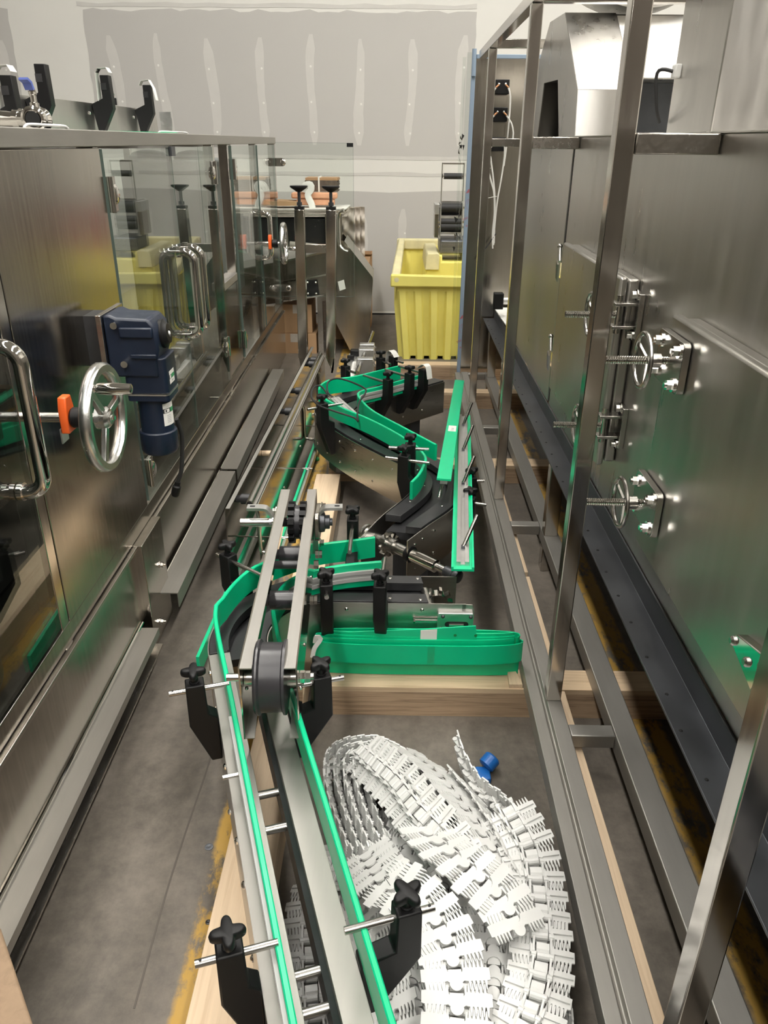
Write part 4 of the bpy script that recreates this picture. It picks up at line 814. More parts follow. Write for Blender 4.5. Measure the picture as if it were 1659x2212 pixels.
# ================================================================== conveyor hardware
def star_knob_b(c, R_=.027, h_=.017, rot=0., up=(0, 0, 1)):
    n = 48; prof = []
    for i in range(n):
        a = 2 * pi * i / n; prof.append((R_ * (.75 + .25 * cos(4 * (a - rot))), a))
    bb = B(); vs = []; lv = ((0, .80), (.003, .97), (h_ * .6, 1.0), (h_ * .92, .93), (h_, .78))
    for z, s in lv: vs += [V((r * cos(a) * s, r * sin(a) * s, z)) for r, a in prof]
    fs = [(j * n + i, j * n + (i + 1) % n, (j + 1) * n + (i + 1) % n, (j + 1) * n + i) for j in range(len(lv) - 1) for i in range(n)]
    fs += [tuple(reversed(range(n))), tuple(range((len(lv) - 1) * n, len(lv) * n))]
    q = V((0, 0, 1)).rotation_difference(V(up)); bb.add([V(c) + q @ p_ for p_ in vs], fs)
    return bb
def rail_bracket(T, pos, out, zr=.40, arm=.056, rod_in=.11, rod_out=.05, rot=.0, knob=True, width=.034, foot=.19, tape=False):
    pos = V((pos[0], pos[1], 0)); out = V((out[0], out[1], 0)).normalized(); sd = V((-out.y, out.x, 0)); Z = V((0, 0, 1)); o = pos + Z * zr
    pr = [(arm - .020, .020), (arm + .020, .020), (arm + .021, -.085), (.024, -foot), (.0005, -foot), (.0005, -.072), (arm - .022, -.058)]
    b_ = T.part('rail_bracket', B().prism(pr, o - sd * (width / 2), out, Z, sd * width), 'black_plastic', bevel=.003)
    T.part('guide_rod', B().cyl(o - out * rod_in, o + out * (arm + rod_out), .0062, n=14), 'rod_steel', b_)
    e = o + out * (arm + rod_out - .008); T.part('rod_hole', B().cyl(e + Z * .0058, e + Z * .0066, .0024, n=8), 'black_matte', b_)
    if knob:
        T.part('knob_stem', B().lathe([(.011, 0), (.011, .003), (.0085, .004), (.0085, .022)], o + out * arm + Z * .020, Z, 16), 'black_plastic', b_)
        T.part('star_knob', star_knob_b(o + out * arm + Z * .038, rot=rot), 'black_plastic', b_, sharp=60)
    if tape: T.part('tape_flap', B().sweep(spline([o + out * (arm - .03) + Z * .02, o + out * arm + Z * .045, o + out * (arm + .03) + Z * .04, o + out * (arm + .045) - Z * .02], .015), [(-.018, -.0006), (.018, -.0006), (.018, .0006), (-.018, .0006)], up=[V((0, 0, 1)) - out * (1 - i / 6.) + out * (i / 6.) for i in range(len(spline([o + out * (arm - .03) + Z * .02, o + out * arm + Z * .045, o + out * (arm + .03) + Z * .04, o + out * (arm + .045) - Z * .02], .015)))]), 'paper_white', b_)
    return b_
def resample(pts, k):
    pts = [V(q) for q in pts]; L_ = [0]
    for a, c in zip(pts, pts[1:]): L_.append(L_[-1] + (c - a).length)
    out = []; j = 0
    for i in range(k):
        t = L_[-1] * i / (k - 1)
        while j < len(pts) - 2 and L_[j + 1] < t: j += 1
        u = (t - L_[j]) / max(1e-9, L_[j + 1] - L_[j]); out.append(pts[j].lerp(pts[j + 1], min(1, u)))
    return out
def slab_between(Lp, Rp, a, c, z0, z1, k=40):
    """slab filling fractions a..c of the way from polyline L to polyline R"""
    Lq, Rq = resample(Lp, k), resample(Rp, k); vs = []; fs = []
    for p_, q_ in zip(Lq, Rq):
        u, v = p_.lerp(q_, a), p_.lerp(q_, c)
        vs += [(u.x, u.y, z0), (v.x, v.y, z0), (v.x, v.y, z1), (u.x, u.y, z1)]
    for i in range(k - 1):
        o = i * 4
        for j in range(4): fs.append((o + j, o + (j + 1) % 4, o + 4 + (j + 1) % 4, o + 4 + j))
    fs += [(3, 2, 1, 0), tuple((k - 1) * 4 + j for j in range(4))]
    return B().add(vs, fs)
def upright(pts, z0, z1, th): return B().sweep([V((q[0], q[1], 0)) for q in pts], [(-th / 2, z0), (th / 2, z0), (th / 2, z1), (-th / 2, z1)])
def guide(T, pts, z0, z1, th=.0105, side=1, back=None, mat='green'):
    g = T.part('guide_strip', B().sweep([V((q[0], q[1], 0)) for q in pts], [(-th / 2, z0), (th / 2, z0), (th / 2, z1 - .002), (th / 2 - .002, z1), (-th / 2 + .002, z1), (-th / 2, z1 - .002)]), mat)
    if back:
        i0, i1 = int(back[0] * (len(pts) - 1)), int(back[1] * (len(pts) - 1)) + 1; sub = pts[i0:i1]; zm = (z0 + z1) / 2; o = th / 2
        T.part('guide_profile', B().sweep([V((q[0], q[1], 0)) for q in sub], [(side * (o + .0002), zm - .016), (side * (o + .0002), zm + .016), (side * (o + .0065), zm + .016), (side * (o + .0065), zm + .005), (side * (o + .003), zm + .005), (side * (o + .003), zm - .005), (side * (o + .0065), zm - .005), (side * (o + .0065), zm - .016)][::side]), 'profile_grey', g)
    return g
# ------------------------------------------------------------------ near conveyor: straight, then a bend to the right
C1 = Thing('curved_conveyor', 'near conveyor with long straight steel rails bending right under the idler frame', 'conveyor', (-.3, 1.4, .09))
J, d1, n1_ = V((-.447, 1.568, 0)), V((-.3006, .9538, 0)), V((.9538, .3006, 0)); cc1 = J + n1_ * .3075
def c1s(s, o): return J + d1 * s + n1_ * o
def c1arc(o, k=26):
    r = .3075 - o; a0 = atan2(-n1_.y, -n1_.x) % (2 * pi); return [cc1 + V((cos(a0 + (pi / 2 - a0) * i / k), sin(a0 + (pi / 2 - a0) * i / k), 0)) * r for i in range(k + 1)]
W1, ZT1, ZB1 = .148, .32, .092
S0 = -1.36
C1.part('side_plate', upright([c1s(S0, .0015), c1s(-.0, .0015)], ZB1, ZT1, .003), 'plate_steel')
C1.part('rail_flange', B().prism([(0, -.002), (.052, -.002), (.052, -.018), (.049, -.018), (.049, -.0045), (0, -.0045)], c1s(S0, 0) + V((0, 0, ZT1 + .0025)), n1_, (0, 0, 1), d1 * (-S0 - .001)), 'satin_steel', bevel=.0008)
C1.part('side_plate', upright([c1s(S0, W1 - .0015), c1s(-.02, W1 - .0015)], ZB1, ZT1, .003), 'plate_steel')
C1.part('rail_flange', B().prism([(.104, -.002), (W1, -.002), (W1, -.0045), (.107, -.0045), (.107, -.03), (.104, -.03)], c1s(S0, 0) + V((0, 0, ZT1 + .0025)), n1_, (0, 0, 1), d1 * (-S0 - .12)), 'satin_steel', bevel=.0008)
C1.part('wear_strip', B().prism([(.094, .235), (.1035, .235), (.1035, .305), (.094, .30)], c1s(S0, 0), n1_, (0, 0, 1), d1 * (-S0 - .17)), 'wear_plastic')
for s in (-.458, -.549, -.846, -.907, -1.2): C1.part('cross_rod', B().cyl(c1s(s, .003) + V((0, 0, .288)), c1s(s, .15) + V((0, 0, .288)), .0085, n=16), 'rod_steel')
for s, z in ((-.35, .28), (-.55, .28), (-.65, .28), (-.16, .28), (-.02, .28), (-.35, .15), (-.7, .15), (-.95, .28)): C1.part('rivet', B().rivet(c1s(s, 0) + V((0, 0, z)), -n1_, .007), 'chrome')
outer = c1arc(0); inner = c1arc(W1); endL, endR = V((.195, cc1.y + .3075, 0)), V((.232, cc1.y + .1595, 0))
outL = outer + [V((.02, outer[-1].y, 0))]; inR = inner + [V((.02, inner[-1].y, 0))]
C1.part('outer_plate', upright(outer + [endL], ZB1, ZT1, .003), 'plate_steel')
C1.part('front_plate', upright(inner + [V((.21, inner[-1].y, 0))], ZB1, ZT1, .003), 'plate_steel')
C1.part('front_plate_end', B().prism([(0, .12), (.03, .12), (.034, .30), (.028, .318), (0, .3199)], (.2, inner[-1].y - .0015, 0), (1, 0, 0), (0, 0, 1), (0, .003, 0)), 'plate_steel')
LL = c1arc(.003) + [V((.09, cc1.y + .3045, 0))]; RR = c1arc(W1 - .003) + [V((.105, cc1.y + .1625, 0))]
C1.part('table_strip', slab_between(LL, RR, 0, .33, .300, .3235), 'wear_plastic', sharp=30, bevel=.001); C1.part('table_strip', slab_between(LL, RR, .70, 1, .300, .3235), 'wear_plastic', sharp=30, bevel=.001)
C1.part('chain_channel', slab_between(LL, RR, .2, .8, .272, .294), 'wear_plastic', sharp=30); C1.part('chain_lip', slab_between(LL, RR, .30, .335, .3240, .3265), 'wear_plastic', sharp=30)
for x, y in ((-.0, .29), (.08, .29), (-.0, .18), (.085, .175), (-.06, .285)): C1.part('table_screw', B().lathe([(.005, 0), (.004, .0008), (.001, .0003)], (x, cc1.y + y, .3235), (0, 0, 1), 10), 'chrome')
sh = C1.part('end_shaft', B().cyl((.115, cc1.y + .16, .298), (.10, cc1.y + .26, .298), .0135, n=18), 'rod_steel')
spk = B()
for i in range(9):
    a = 2 * pi * i / 9; q = V((.135 + .0, cc1.y + .215, .292)) + (V((1, 0, 0)) * cos(a) + V((0, 0, 1)) * sin(a)) * .033
    spk.prism([(-.007, -.006), (.007, -.006), (.004, .010), (-.004, .010)], q - V((0, .01, 0)), V((-sin(a), 0, cos(a))), V((cos(a), 0, sin(a))), V((0, .02, 0)))
C1.part('end_sprocket', B().cyl((.135, cc1.y + .200, .292), (.135, cc1.y + .23, .292), .030, n=24), 'chrome', sh); C1.part('sprocket_teeth', spk, 'chrome', sh)
yf = inner[-1].y - .0016
tk = C1.part('takeup_block', B().prism(rounded_rect(.100, .058, .004), (.182, yf, .268), (1, 0, 0), (0, 0, 1), (0, -.012, 0)), 'alu', bevel=.001)
C1.part('takeup_slot', B().prism(rounded_rect(.066, .018, .009), (.186, yf - .0121, .262), (1, 0, 0), (0, 0, 1), (0, -.0006, 0)), 'black_matte', tk); C1.part('takeup_pin', B().cyl((.165, yf - .014, .262), (.205, yf - .014, .262), .004, n=10), 'chrome', tk)
C1.part('takeup_screw', B().cyl((.07, yf - .008, .270), (.132, yf - .008, .270), .004, n=10), 'chrome', tk); C1.part('takeup_head', B().cyl((.066, yf - .008, .270), (.071, yf - .008, .270), .008, n=6), 'chrome', tk)
for dx, dz in ((-.035, .019), (.042, .018), (-.04, -.02)): C1.part('block_screw', B().rivet((.182 + dx, yf - .012, .268 + dz), (0, -1, 0), .0055), 'dark_steel', tk)
for x, z in ((-.12, .30), (-.02, .30), (.09, .30), (-.14, .22), (-.03, .22), (.08, .20), (-.08, .15)): C1.part('rivet', B().rivet((x, yf, z), (0, -1, 0), .0055), 'chrome')
# guides (measured, they drift outwards round the bend)
gl = spline([c1s(S0, .030), c1s(-.7, .030), c1s(-.3, .029), (-.4345, 1.62, 0), (-.432, 1.70, 0), (-.415, 1.78, 0), (-.390, 1.845, 0), (-.355, 1.89, 0), (-.28, 1.955, 0), (-.205, 2.003, 0), (-.115, 2.03, 0), (-.048, 2.053, 0)], .025)
guide(C1, gl, .338, .405, side=-1, back=(.0, .55))
gr_ = spline([c1s(S0, .158), c1s(-.7, .157), c1s(-.3, .156), (-.275, 1.57, 0), (-.296, 1.66, 0), (-.293, 1.73, 0), (-.277, 1.785, 0), (-.25, 1.82, 0), (-.20, 1.855, 0), (-.12, 1.885, 0), (-.026, 1.905, 0)], .025)
guide(C1, gr_, .330, .405, side=1, back=(.86, 1.0))
rail_bracket(C1, c1s(-.865, 0), -n1_, .405, .040, .03, .05, rot=.3); rail_bracket(C1, c1s(-.237, 0), -n1_, .405, .042, .03, .055, rot=.2)
rail_bracket(C1, c1s(-.875, W1), n1_, .405, .078, .02, .045, rot=.75); rail_bracket(C1, c1s(-.285, W1), n1_, .405, .076, .02, .05, rot=.78)
rail_bracket(C1, (-.175, cc1.y + .1595), (.1, -1), .405, .068, .03, .045, rot=.7); rail_bracket(C1, (-.022, cc1.y + .1595), (-.06, -1), .405, .072, .10, -.01, rot=.55)
o7 = V((-.784, .62, 0)); rail_bracket(C1, cc1 + o7 * .3075, o7, .405, .078, .06, .05, rot=.6); rail_bracket(C1, (-.115, cc1.y + .3075), (.0, 1), .43, .12, .06, .03, rot=.75)
C1.part('guide_rod', B().cyl(c1s(-.475, .022) + V((0, 0, .37)), c1s(-.475, -.012) + V((0, 0, .37)), .0045, n=10), 'rod_steel')
# ------------------------------------------------------------------ idler / return frame lying across the near conveyor
ID = Thing('idler_frame', 'loose twin steel channel frame with black drum and sprocket resting on the near conveyor', 'conveyor part', (-.25, 1.6, .41))
fa = V((-.345, 2.095, 0)) ; 
def idl(s, side):   # s 0 near .. 1 far
    a, c = ((-.297, 1.232), (-.328, 2.098)) if side < 0 else ((-.181, 1.236), (-.222, 2.103))
    return V((a[0] + (c[0] - a[0]) * s, a[1] + (c[1] - a[1]) * s, 0))
ZI0, ZI1 = .412, .536
for sd in (-1, 1):
    a, c = idl(0, sd), idl(1, sd); dd = (c - a).normalized(); nn = V((dd.y, -dd.x, 0)) * (-sd)
    L_ = (c - a).length
    ID.part('side_channel', B().prism([(0, ZI0), (.10, ZI0 - .0), (L_, ZI0), (L_, ZI1), (0, ZI1)], a, dd, (0, 0, 1), nn * .003), 'mirror_steel')
    ID.part('channel_flange', B().prism([(0, ZI1 - .003), (L_, ZI1 - .003), (L_, ZI1), (0, ZI1)], a + nn * .003, dd, (0, 0, 1), nn * .024), 'satin_steel')
    ID.part('end_leaf', B().prism([(0, ZI0 - .055), (.17, ZI0), (0, ZI0)], a, dd, (0, 0, 1), nn * .003), 'mirror_steel')
    ID.part('lower_flange', B().bar(a + V((0, 0, ZI0 - .053)) + nn * .012, a + dd * .17 + V((0, 0, ZI0 - .0015)) + nn * .012, .020, .003), 'satin_steel')
    for s_, z_ in ((.06, .44), (.10, .42), (.2, .45), (.5, .45)): ID.part('rivet', B().rivet(a + dd * s_ + nn * (.003 if sd < 0 else 0) + V((0, 0, z_)), nn if sd < 0 else -nn, .0045), 'chrome')
xv = (idl(.5, 1) - idl(.5, -1)).normalized()
def axis_pts(s, o0, o1, z): a = idl(s, -1); return a + xv * o0 + V((0, 0, z)), a + xv * o1 + V((0, 0, z))
dp = axis_pts(.055, .030, .088, .478)
dm = ID.part('drum', B().lathe([(.020, -.002), (.074, -.002), (.0775, .002), (.0775, .006), (.0715, .010), (.0705, .052), (.0765, .055), (.0765, .060), (.02, .061)], dp[0], xv, 48), 'grey_drum')
a_, b2 = axis_pts(.055, .004, .112, .478); ID.part('drum_axle', B().cyl(a_, b2, .019, n=24), 'rod_steel', dm)
a_, b2 = axis_pts(.055, .1165, .142, .478); ID.part('axle_nut', B().cyl(a_, a_ + xv * .010, .013, n=6), 'chrome', dm); ID.part('axle_nut', B().cyl(a_ + xv * .011, a_ + xv * .021, .012, n=6), 'chrome', dm); ID.part('axle_stub', B().cyl(a_ - xv * .15, a_ + xv * .028, .008, n=12), 'rod_steel', dm)
for s, z, r in ((.41, .47, .0235), (.675, .47, .0225)):
    a_, b2 = axis_pts(s, .003, .105, z); sp_ = ID.part('spacer', B().lathe([(.014, 0), (.014, .018), (r, .018), (r, .066), (r * .97, .066), (r * .97, .068), (r, .068), (r, .102)], a_, xv, 24), 'grey_drum')
    e = axis_pts(s, .1165, .13, z)[0]; ID.part('spacer_nut', B().cyl(e, e + xv * .009, .012, n=6), 'chrome', sp_); ID.part('spacer_nut', B().cyl(e + xv * .010, e + xv * .018, .011, n=6), 'chrome', sp_)
a_, b2 = axis_pts(.60, .003, .106, .475); tr_ = ID.part('tie_rod', B().cyl(a_, b2, .011, n=18), 'grey_drum'); e = axis_pts(.60, .1165, .13, .475)[0]; ID.part('rod_nut', B().cyl(e, e + xv * .012, .012, n=6), 'chrome', tr_)
# sprocket pair on its shaft
zs, ss = .500, .83
a_, b2 = axis_pts(ss, -.10, .115, zs); sf = ID.part('drive_shaft', B().cyl(a_, a_ + xv * .098, .0125, n=20), 'rod_steel'); ID.part('shaft_sleeve', B().cyl(a_ + xv * .104, b2 - xv * .005, .013, n=20), 'grey_drum', sf)
for o in (.036, .068):
    c = axis_pts(ss, o, 0, zs)[0]; u, v = xv.cross(V((0, 0, 1))).normalized(), V((0, 0, 1)); pr = []
    for i in range(14):
        t0 = 2 * pi * i / 14
        for f_, r in ((-.16, .049), (-.11, .060), (.11, .060), (.16, .049)): pr.append((r * cos(t0 + f_), r * sin(t0 + f_)))
    ID.part('sprocket', B().prism(pr, c, u, v, xv * .017), 'black_plastic', sf)
c = axis_pts(ss, .053, 0, zs)[0]; ID.part('sprocket_hub', B().cyl(c, c + xv * .015, .048, n=32), 'grey_drum', sf)
for sd in (-1, 1):
    a = idl(ss, sd); o = xv * sd; Z = V((0, 0, 1)); q = a + o * .004
    path = [q + Z * .405, q + Z * .50, q + o * .003 + Z * .518, q + o * .018 + Z * .538, q + o * .030 + Z * .545, q + o * .075 + Z * .546] if sd > 0 else [q + o * .004 + Z * .43, q + o * .002 + Z * .50, q + o * .004 + Z * .518, q + o * .018 + Z * .538, q + o * .030 + Z * .545, q + o * .075 + Z * .546]
    st = ID.part('bent_strap', B().sweep(spline(path, .008), [(-.014, -.004), (.014, -.004), (.014, .004), (-.014, .004)], up=[(-o if i < 14 else Z) for i in range(len(spline(path, .008)))] if False else (o * -.7 + Z * .7)), 'alu', sharp=50)
    e = q + o * .06 + Z * .5502; ID.part('strap_slot', B().box((-.007, -.0035, 0), (.007, .0035, .0006), Matrix.Translation(e)), 'black_matte', st)
bb = idl(ss, 1) + xv * .004
brg = ID.part('bearing', B().prism(rounded_rect(.10, .085, .02), bb + V((0, .0, zs)), (0, 1, 0), (0, 0, 1), xv * .012), 'panel_steel', bevel=.002)
ID.part('bearing_boss', B().lathe([(.03, 0), (.028, .012), (.020, .014), (.020, .026), (.011, .027), (.011, .034)], bb + xv * .012 + V((0, 0, zs)), xv, 24), 'dark_steel', brg)
for dy, dz in ((.04, .030), (-.04, -.045), (.04, -.03)): ID.part('bearing_bolt', B().bolt(bb + xv * .012 + V((0, dy, zs + dz)), xv, .009, .012), 'chrome', brg)
for dy in (.035, -.035): ID.part('bearing_bolt', B().bolt(idl(ss, -1) - xv * .002 + V((0, dy, zs + .02)), -xv, .009, .012), 'chrome', brg)
# ------------------------------------------------------------------ far zigzag conveyor
C2 = Thing('zigzag_conveyor', 'zigzag curved conveyor with silver side plates, black table and chrome drive shaft', 'conveyor', (.0, 3.0, .09))
Lp = spline([(-.098, 2.207, 0), (-.03, 2.375, 0), (.046, 2.52, 0), (.083, 2.62, 0), (.085, 2.72, 0), (.037, 2.827, 0), (-.04, 2.925, 0), (-.127, 3.039, 0), (-.205, 3.15, 0), (-.27, 3.258, 0), (-.335, 3.38, 0), (-.368, 3.50, 0), (-.358, 3.62, 0), (-.30, 3.73, 0), (-.19, 3.84, 0), (-.06, 3.97, 0), (.12, 4.16, 0)], .03)
Rp = spline([(.053, 2.19, 0), (.125, 2.305, 0), (.204, 2.42, 0), (.255, 2.53, 0), (.272, 2.66, 0), (.24, 2.80, 0), (.16, 2.94, 0), (.07, 3.06, 0), (-.02, 3.19, 0), (-.10, 3.31, 0), (-.16, 3.42, 0), (-.178, 3.49, 0), (-.165, 3.555, 0), (-.12, 3.61, 0), (-.03, 3.70, 0), (.10, 3.84, 0), (.275, 4.02, 0)], .03)
C2.part('side_plate', upright(Lp, .150, .32, .003), 'plate_steel'); C2.part('side_plate', upright(Rp, .150, .32, .003), 'plate_steel')
k = 90; La, Ra = resample(Lp, k), resample(Rp, k)
C2.part('table_strip', slab_between(La[7:], Ra[7:], .06, .36, .300, .326, 90), 'wear_plastic', sharp=30, bevel=.001); C2.part('table_strip', slab_between(La[4:], Ra[4:], .66, .97, .300, .326, 90), 'wear_plastic', sharp=30, bevel=.001)
C2.part('chain_channel', slab_between(La[5:], Ra[5:], .2, .8, .262, .288, 90), 'wear_plastic', sharp=30)
for i in (12, 18, 24, 40, 55):
    for f_ in (.2, .8):
        q = La[i].lerp(Ra[i], f_); C2.part('table_screw', B().lathe([(.005, 0), (.004, .0008), (.001, .0003)], (q.x, q.y, .326), (0, 0, 1), 10), 'chrome')
for i in range(3, 74, 5):
    a, c = La[i], La[i + 1]; nn = V((-(c - a).y, (c - a).x, 0)).normalized()
    for z in (.285, .19) if i > 30 else (.285,): C2.part('rivet', B().rivet((a.x + nn.x * .0016, a.y + nn.y * .0016, z), nn, .0055), 'chrome')
for i in (2, 4, 7, 70, 76, 82):
    a, c = Ra[i], Ra[i + 1]; nn = V(((c - a).y, -(c - a).x, 0)).normalized()
    for z in (.285, .20): C2.part('rivet', B().rivet((a.x + nn.x * .0016, a.y + nn.y * .0016, z), nn, .005), 'chrome')
for i, j in ((8, 12), (48, 52), (62, 66), (80, 84)): C2.part('support_block', slab_between(La[i:j], Ra[i:j], .15, .85, .0920 if i in (48, 62) else .0, .262, 6), 'dark_steel')
# drive shaft at its near end
sa, sb = V((-.089, 2.413 - .055, .262)), V((.205, 2.122 - .05, .262)); du = (sb - sa).normalized(); Ls = (sb - sa).length
ds = C2.part('drive_shaft', B().cyl(sa + du * .0, sb, .0125, n=20), 'rod_steel')
C2.part('shaft_flange', B().lathe([(.033, 0), (.033, .010), (.026, .012), (.022, .03)], sa + du * .004, du, 28), 'rod_steel', ds)
C2.part('shaft_sleeve', B().lathe([(.017, .04), (.019, .042), (.019, .20), (.017, .202)], sa, du, 24), 'rod_steel', ds); C2.part('shaft_collar', B().lathe([(.021, 0), (.021, .10), (.018, .102)], sa + du * .225, du, 28), 'chrome', ds)
C2.part('coupling', B().lathe([(.018, 0), (.018, .03), (.014, .035), (.02, .04), (.02, .055), (.008, .06)], sa + du * .365, du, 20), 'dark_steel', ds)
C2.part('shaft_bearing', B().lathe([(.028, 0), (.028, .014), (.022, .016)], sa + du * .205, du, 24), 'black_plastic', ds)
u = du.cross(V((0, 0, 1))).normalized(); v = u.cross(du); pr = []
for i in range(9):
    t0 = 2 * pi * i / 9
    for f_, r in ((-.28, .024), (-.17, .040), (.10, .042), (.22, .024)): pr.append((r * cos(t0 + f_), r * sin(t0 + f_)))
C2.part('chrome_sprocket', B().prism(pr, sa + du * .105, u, v, du * .022), 'chrome', ds); C2.part('sprocket_collar', B().cyl(sa + du * .09, sa + du * .15, .026, n=24), 'rod_steel', ds)
g2 = spline([(.069, 2.454, 0), (.098, 2.53, 0), (.118, 2.62, 0), (.126, 2.68, 0), (.114, 2.75, 0), (.077, 2.845, 0), (-.011, 2.998, 0), (-.107, 3.136, 0), (-.231, 3.285, 0), (-.322, 3.422, 0)], .025); guide(C2, g2, .345, .412, side=-1)
g3 = spline([(.172, 2.825, 0), (.035, 3.041, 0), (-.081, 3.228, 0), (-.141, 3.387, 0), (-.161, 3.49, 0), (-.137, 3.544, 0), (-.069, 3.602, 0), (.03, 3.705, 0), (.129, 3.807, 0)], .025); guide(C2, g3, .345, .412, side=1, back=(.62, 1.))
g4 = spline([(-.345, 3.52, 0), (-.345, 3.60, 0), (-.312, 3.688, 0), (-.25, 3.725, 0), (-.184, 3.763, 0), (-.07, 3.872, 0), (.037, 3.974, 0)], .025); guide(C2, g4, .345, .418, side=-1)
rail_bracket(C2, (-.262, 3.245), (-.85, -.52), .43, .05, .05, .07, rot=.6, foot=.22, width=.045); rail_bracket(C2, (.078, 2.60), (-.95, .3), .43, .035, .06, .07, rot=.2, foot=.20); rail_bracket(C2, (.088, 2.70), (-.98, .1), .44, .02, .05, .08, rot=.6, foot=.2)
for (x, y, rt, kn, tp_) in ((-.075, 3.655, .5, True, False), (.03, 3.765, .2, True, False), (.10, 3.838, .2, False, True)):
    rail_bracket(C2, (x, y), (.7, -.72), .43, .075, .10, .02, rot=rt, knob=kn, foot=.20, tape=tp_)
rail_bracket(C2, (-.22, 3.812), (-.65, .76), .43, .03, .05, .05, rot=.5); rail_bracket(C2, (-.045, 3.985), (-.65, .76), .43, .03, .05, .05, rot=.2); rail_bracket(C2, (.02, 4.055), (-.65, .76), .42, .03, .05, .0, knob=False, tape=True)
rail_bracket(C2, (.272, 2.70), (1, .1), .31, .03, .04, .05, rot=.4, foot=.16); rail_bracket(C2, (.252, 2.52), (.95, -.3), .31, .03, .04, .06, rot=.1, foot=.16)
# photo-eye sensor with its cable, lying in the channel of the zigzag conveyor
SN = Thing('sensor_box', 'small aluminium sensor box with looped black cable on the zigzag conveyor', 'sensor', (-.235, 3.33, .33))
ma = Matrix.Translation((-.225, 3.34, .385)) @ Matrix.Rotation(radians(-55), 4, 'Z') @ Matrix.Rotation(radians(12), 4, 'Y')
SN.part('sensor_body', B().box((-.075, -.024, -.02), (.095, .024, .02), ma), 'alu', bevel=.003); SN.part('sensor_rib', B().box((-.07, -.012, .0202), (.09, -.008, .022), ma), 'alu'); SN.part('sensor_rib', B().box((-.07, .008, .0202), (.09, .012, .022), ma), 'alu')
for y in (-.015, .015): SN.part('cable_gland', B().cyl(ma @ V((-.075, y, 0)), ma @ V((-.11, y, 0)), .008, n=12), 'chrome')
SN.part('cable', B().tube(spline([tuple(ma @ V((-.108, .015, 0))), (-.30, 3.47, .42), (-.305, 3.55, .445), (-.265, 3.60, .45), (-.20, 3.565, .445), (-.13, 3.475, .44), (-.125, 3.41, .435), (-.147, 3.29, .43), (-.150, 3.18, .41), (-.145, 3.12, .40), (-.16, 3.11, .42), (-.25, 3.138, .44), (-.32, 3.20, .445), (-.36, 3.31, .45), (-.362, 3.44, .45), (-.335, 3.475, .45), (-.30, 3.42, .43), tuple(ma @ V((-.108, -.015, 0)))], .02), .0042, 8), 'rubber')
SN.part('stand_foot', B().cyl((-.225, 3.34, .326), (-.225, 3.34, .375), .012, n=10), 'black_plastic')
# ------------------------------------------------------------------ two loose straight guide rails leaning along the tunnel rail
def loose_rail(name, label, a, c, sdv, width, rods, face_up_profile, grp=None):
    a, c, sdv = V(a), V(c), V(sdv).normalized(); T = Thing(name, label, 'guide rail', (a.x, a.y, 0)); t = (c - a).normalized(); sdv = (sdv - t * sdv.dot(t)).normalized(); nn = sdv.cross(t).normalized()
    if nn.z < 0: nn = -nn
    L_ = (c - a).length
    th = .008
    T.part('strip', B().prism([(0, 0), (L_, 0), (L_, width), (0, width)], a - nn * (th if not face_up_profile else .0), t, sdv, nn * th), 'green', bevel=.001)
    if face_up_profile:
        o = a + nn * th
        pf = T.part('profile', B().prism([(.22, 0), (.78, 0), (.78, .013), (.60, .013), (.60, .004), (.40, .004), (.40, .013), (.22, .013)], o + t * .02, sdv * width, nn, t * (L_ - .03)), 'alu')
        for f_ in (.05, .95): T.part('strip_edge', B().prism([(f_ - .05, 0), (f_ + .05, 0), (f_ + .05, .006), (f_ - .05, .006)], o, sdv * width, nn, t * L_), 'green')
        for s, tipv in rods:
            q = o + t * s + sdv * (width * .5) + nn * .004; d = V(tipv).normalized()
            rd = T.part('rail_rod', B().cyl(q, q + d * .11, .0062, n=14), 'rod_steel'); T.part('rod_block', B().prism([(-.006, 0), (.006, 0), (.006, .008), (-.006, .008)], q - sdv * .005, t, nn, sdv * .01), 'dark_steel', rd)
    else:
        o = a - nn * th
        T.part('profile', B().prism([(.25, 0), (.75, 0), (.75, -.012), (.25, -.012)], o, sdv * width, nn, t * L_), 'alu')
        for s, tipv in rods: q = o + t * s + sdv * (width * .5) - nn * .012; T.part('rail_rod', B().cyl(q, q + V(tipv).normalized() * .11, .006, n=14), 'rod_steel')
    return T, t, sdv, nn
T1, t, s_, n_ = loose_rail('loose_guide_rail', 'bright green loose guide rail with a paper tag, leaning green side up', (.156, 2.46, .425), (.334, 4.06, .32), (1, -.25, -.02), .050, [(.09, (-.25, -1, -.45))], False)
pa = V((.156, 2.46, .425)) + t * .60 + s_ * .010
T1.part('paper_tag', B().prism([(0, 0), (.085, .0), (.085, .033), (0, .033)], pa, t, s_, n_ * .0012), 'paper_white')
text_mesh('Pushr', .017, pa + t * .078 + s_ * .021 + n_ * .0014, -t, -s_, 'label_grey', T1, name='handwriting') if False else text_mesh('Push', .020, pa + t * .012 + s_ * .024 + n_ * .0013, t, -s_, 'label_grey', T1, name='handwriting')
T2, t, s_, n_ = loose_rail('loose_guide_rail', 'loose guide rail lying groove up, with four steel rods standing out of it', (.176, 1.945, .352), (.300, 3.48, .300), (1, -.55, .05), .066, [(.13, (.40, .45, .80)), (.66, (.36, .35, .86)), (1.04, (.35, .30, .88)), (1.38, (.33, .25, .9))], True)
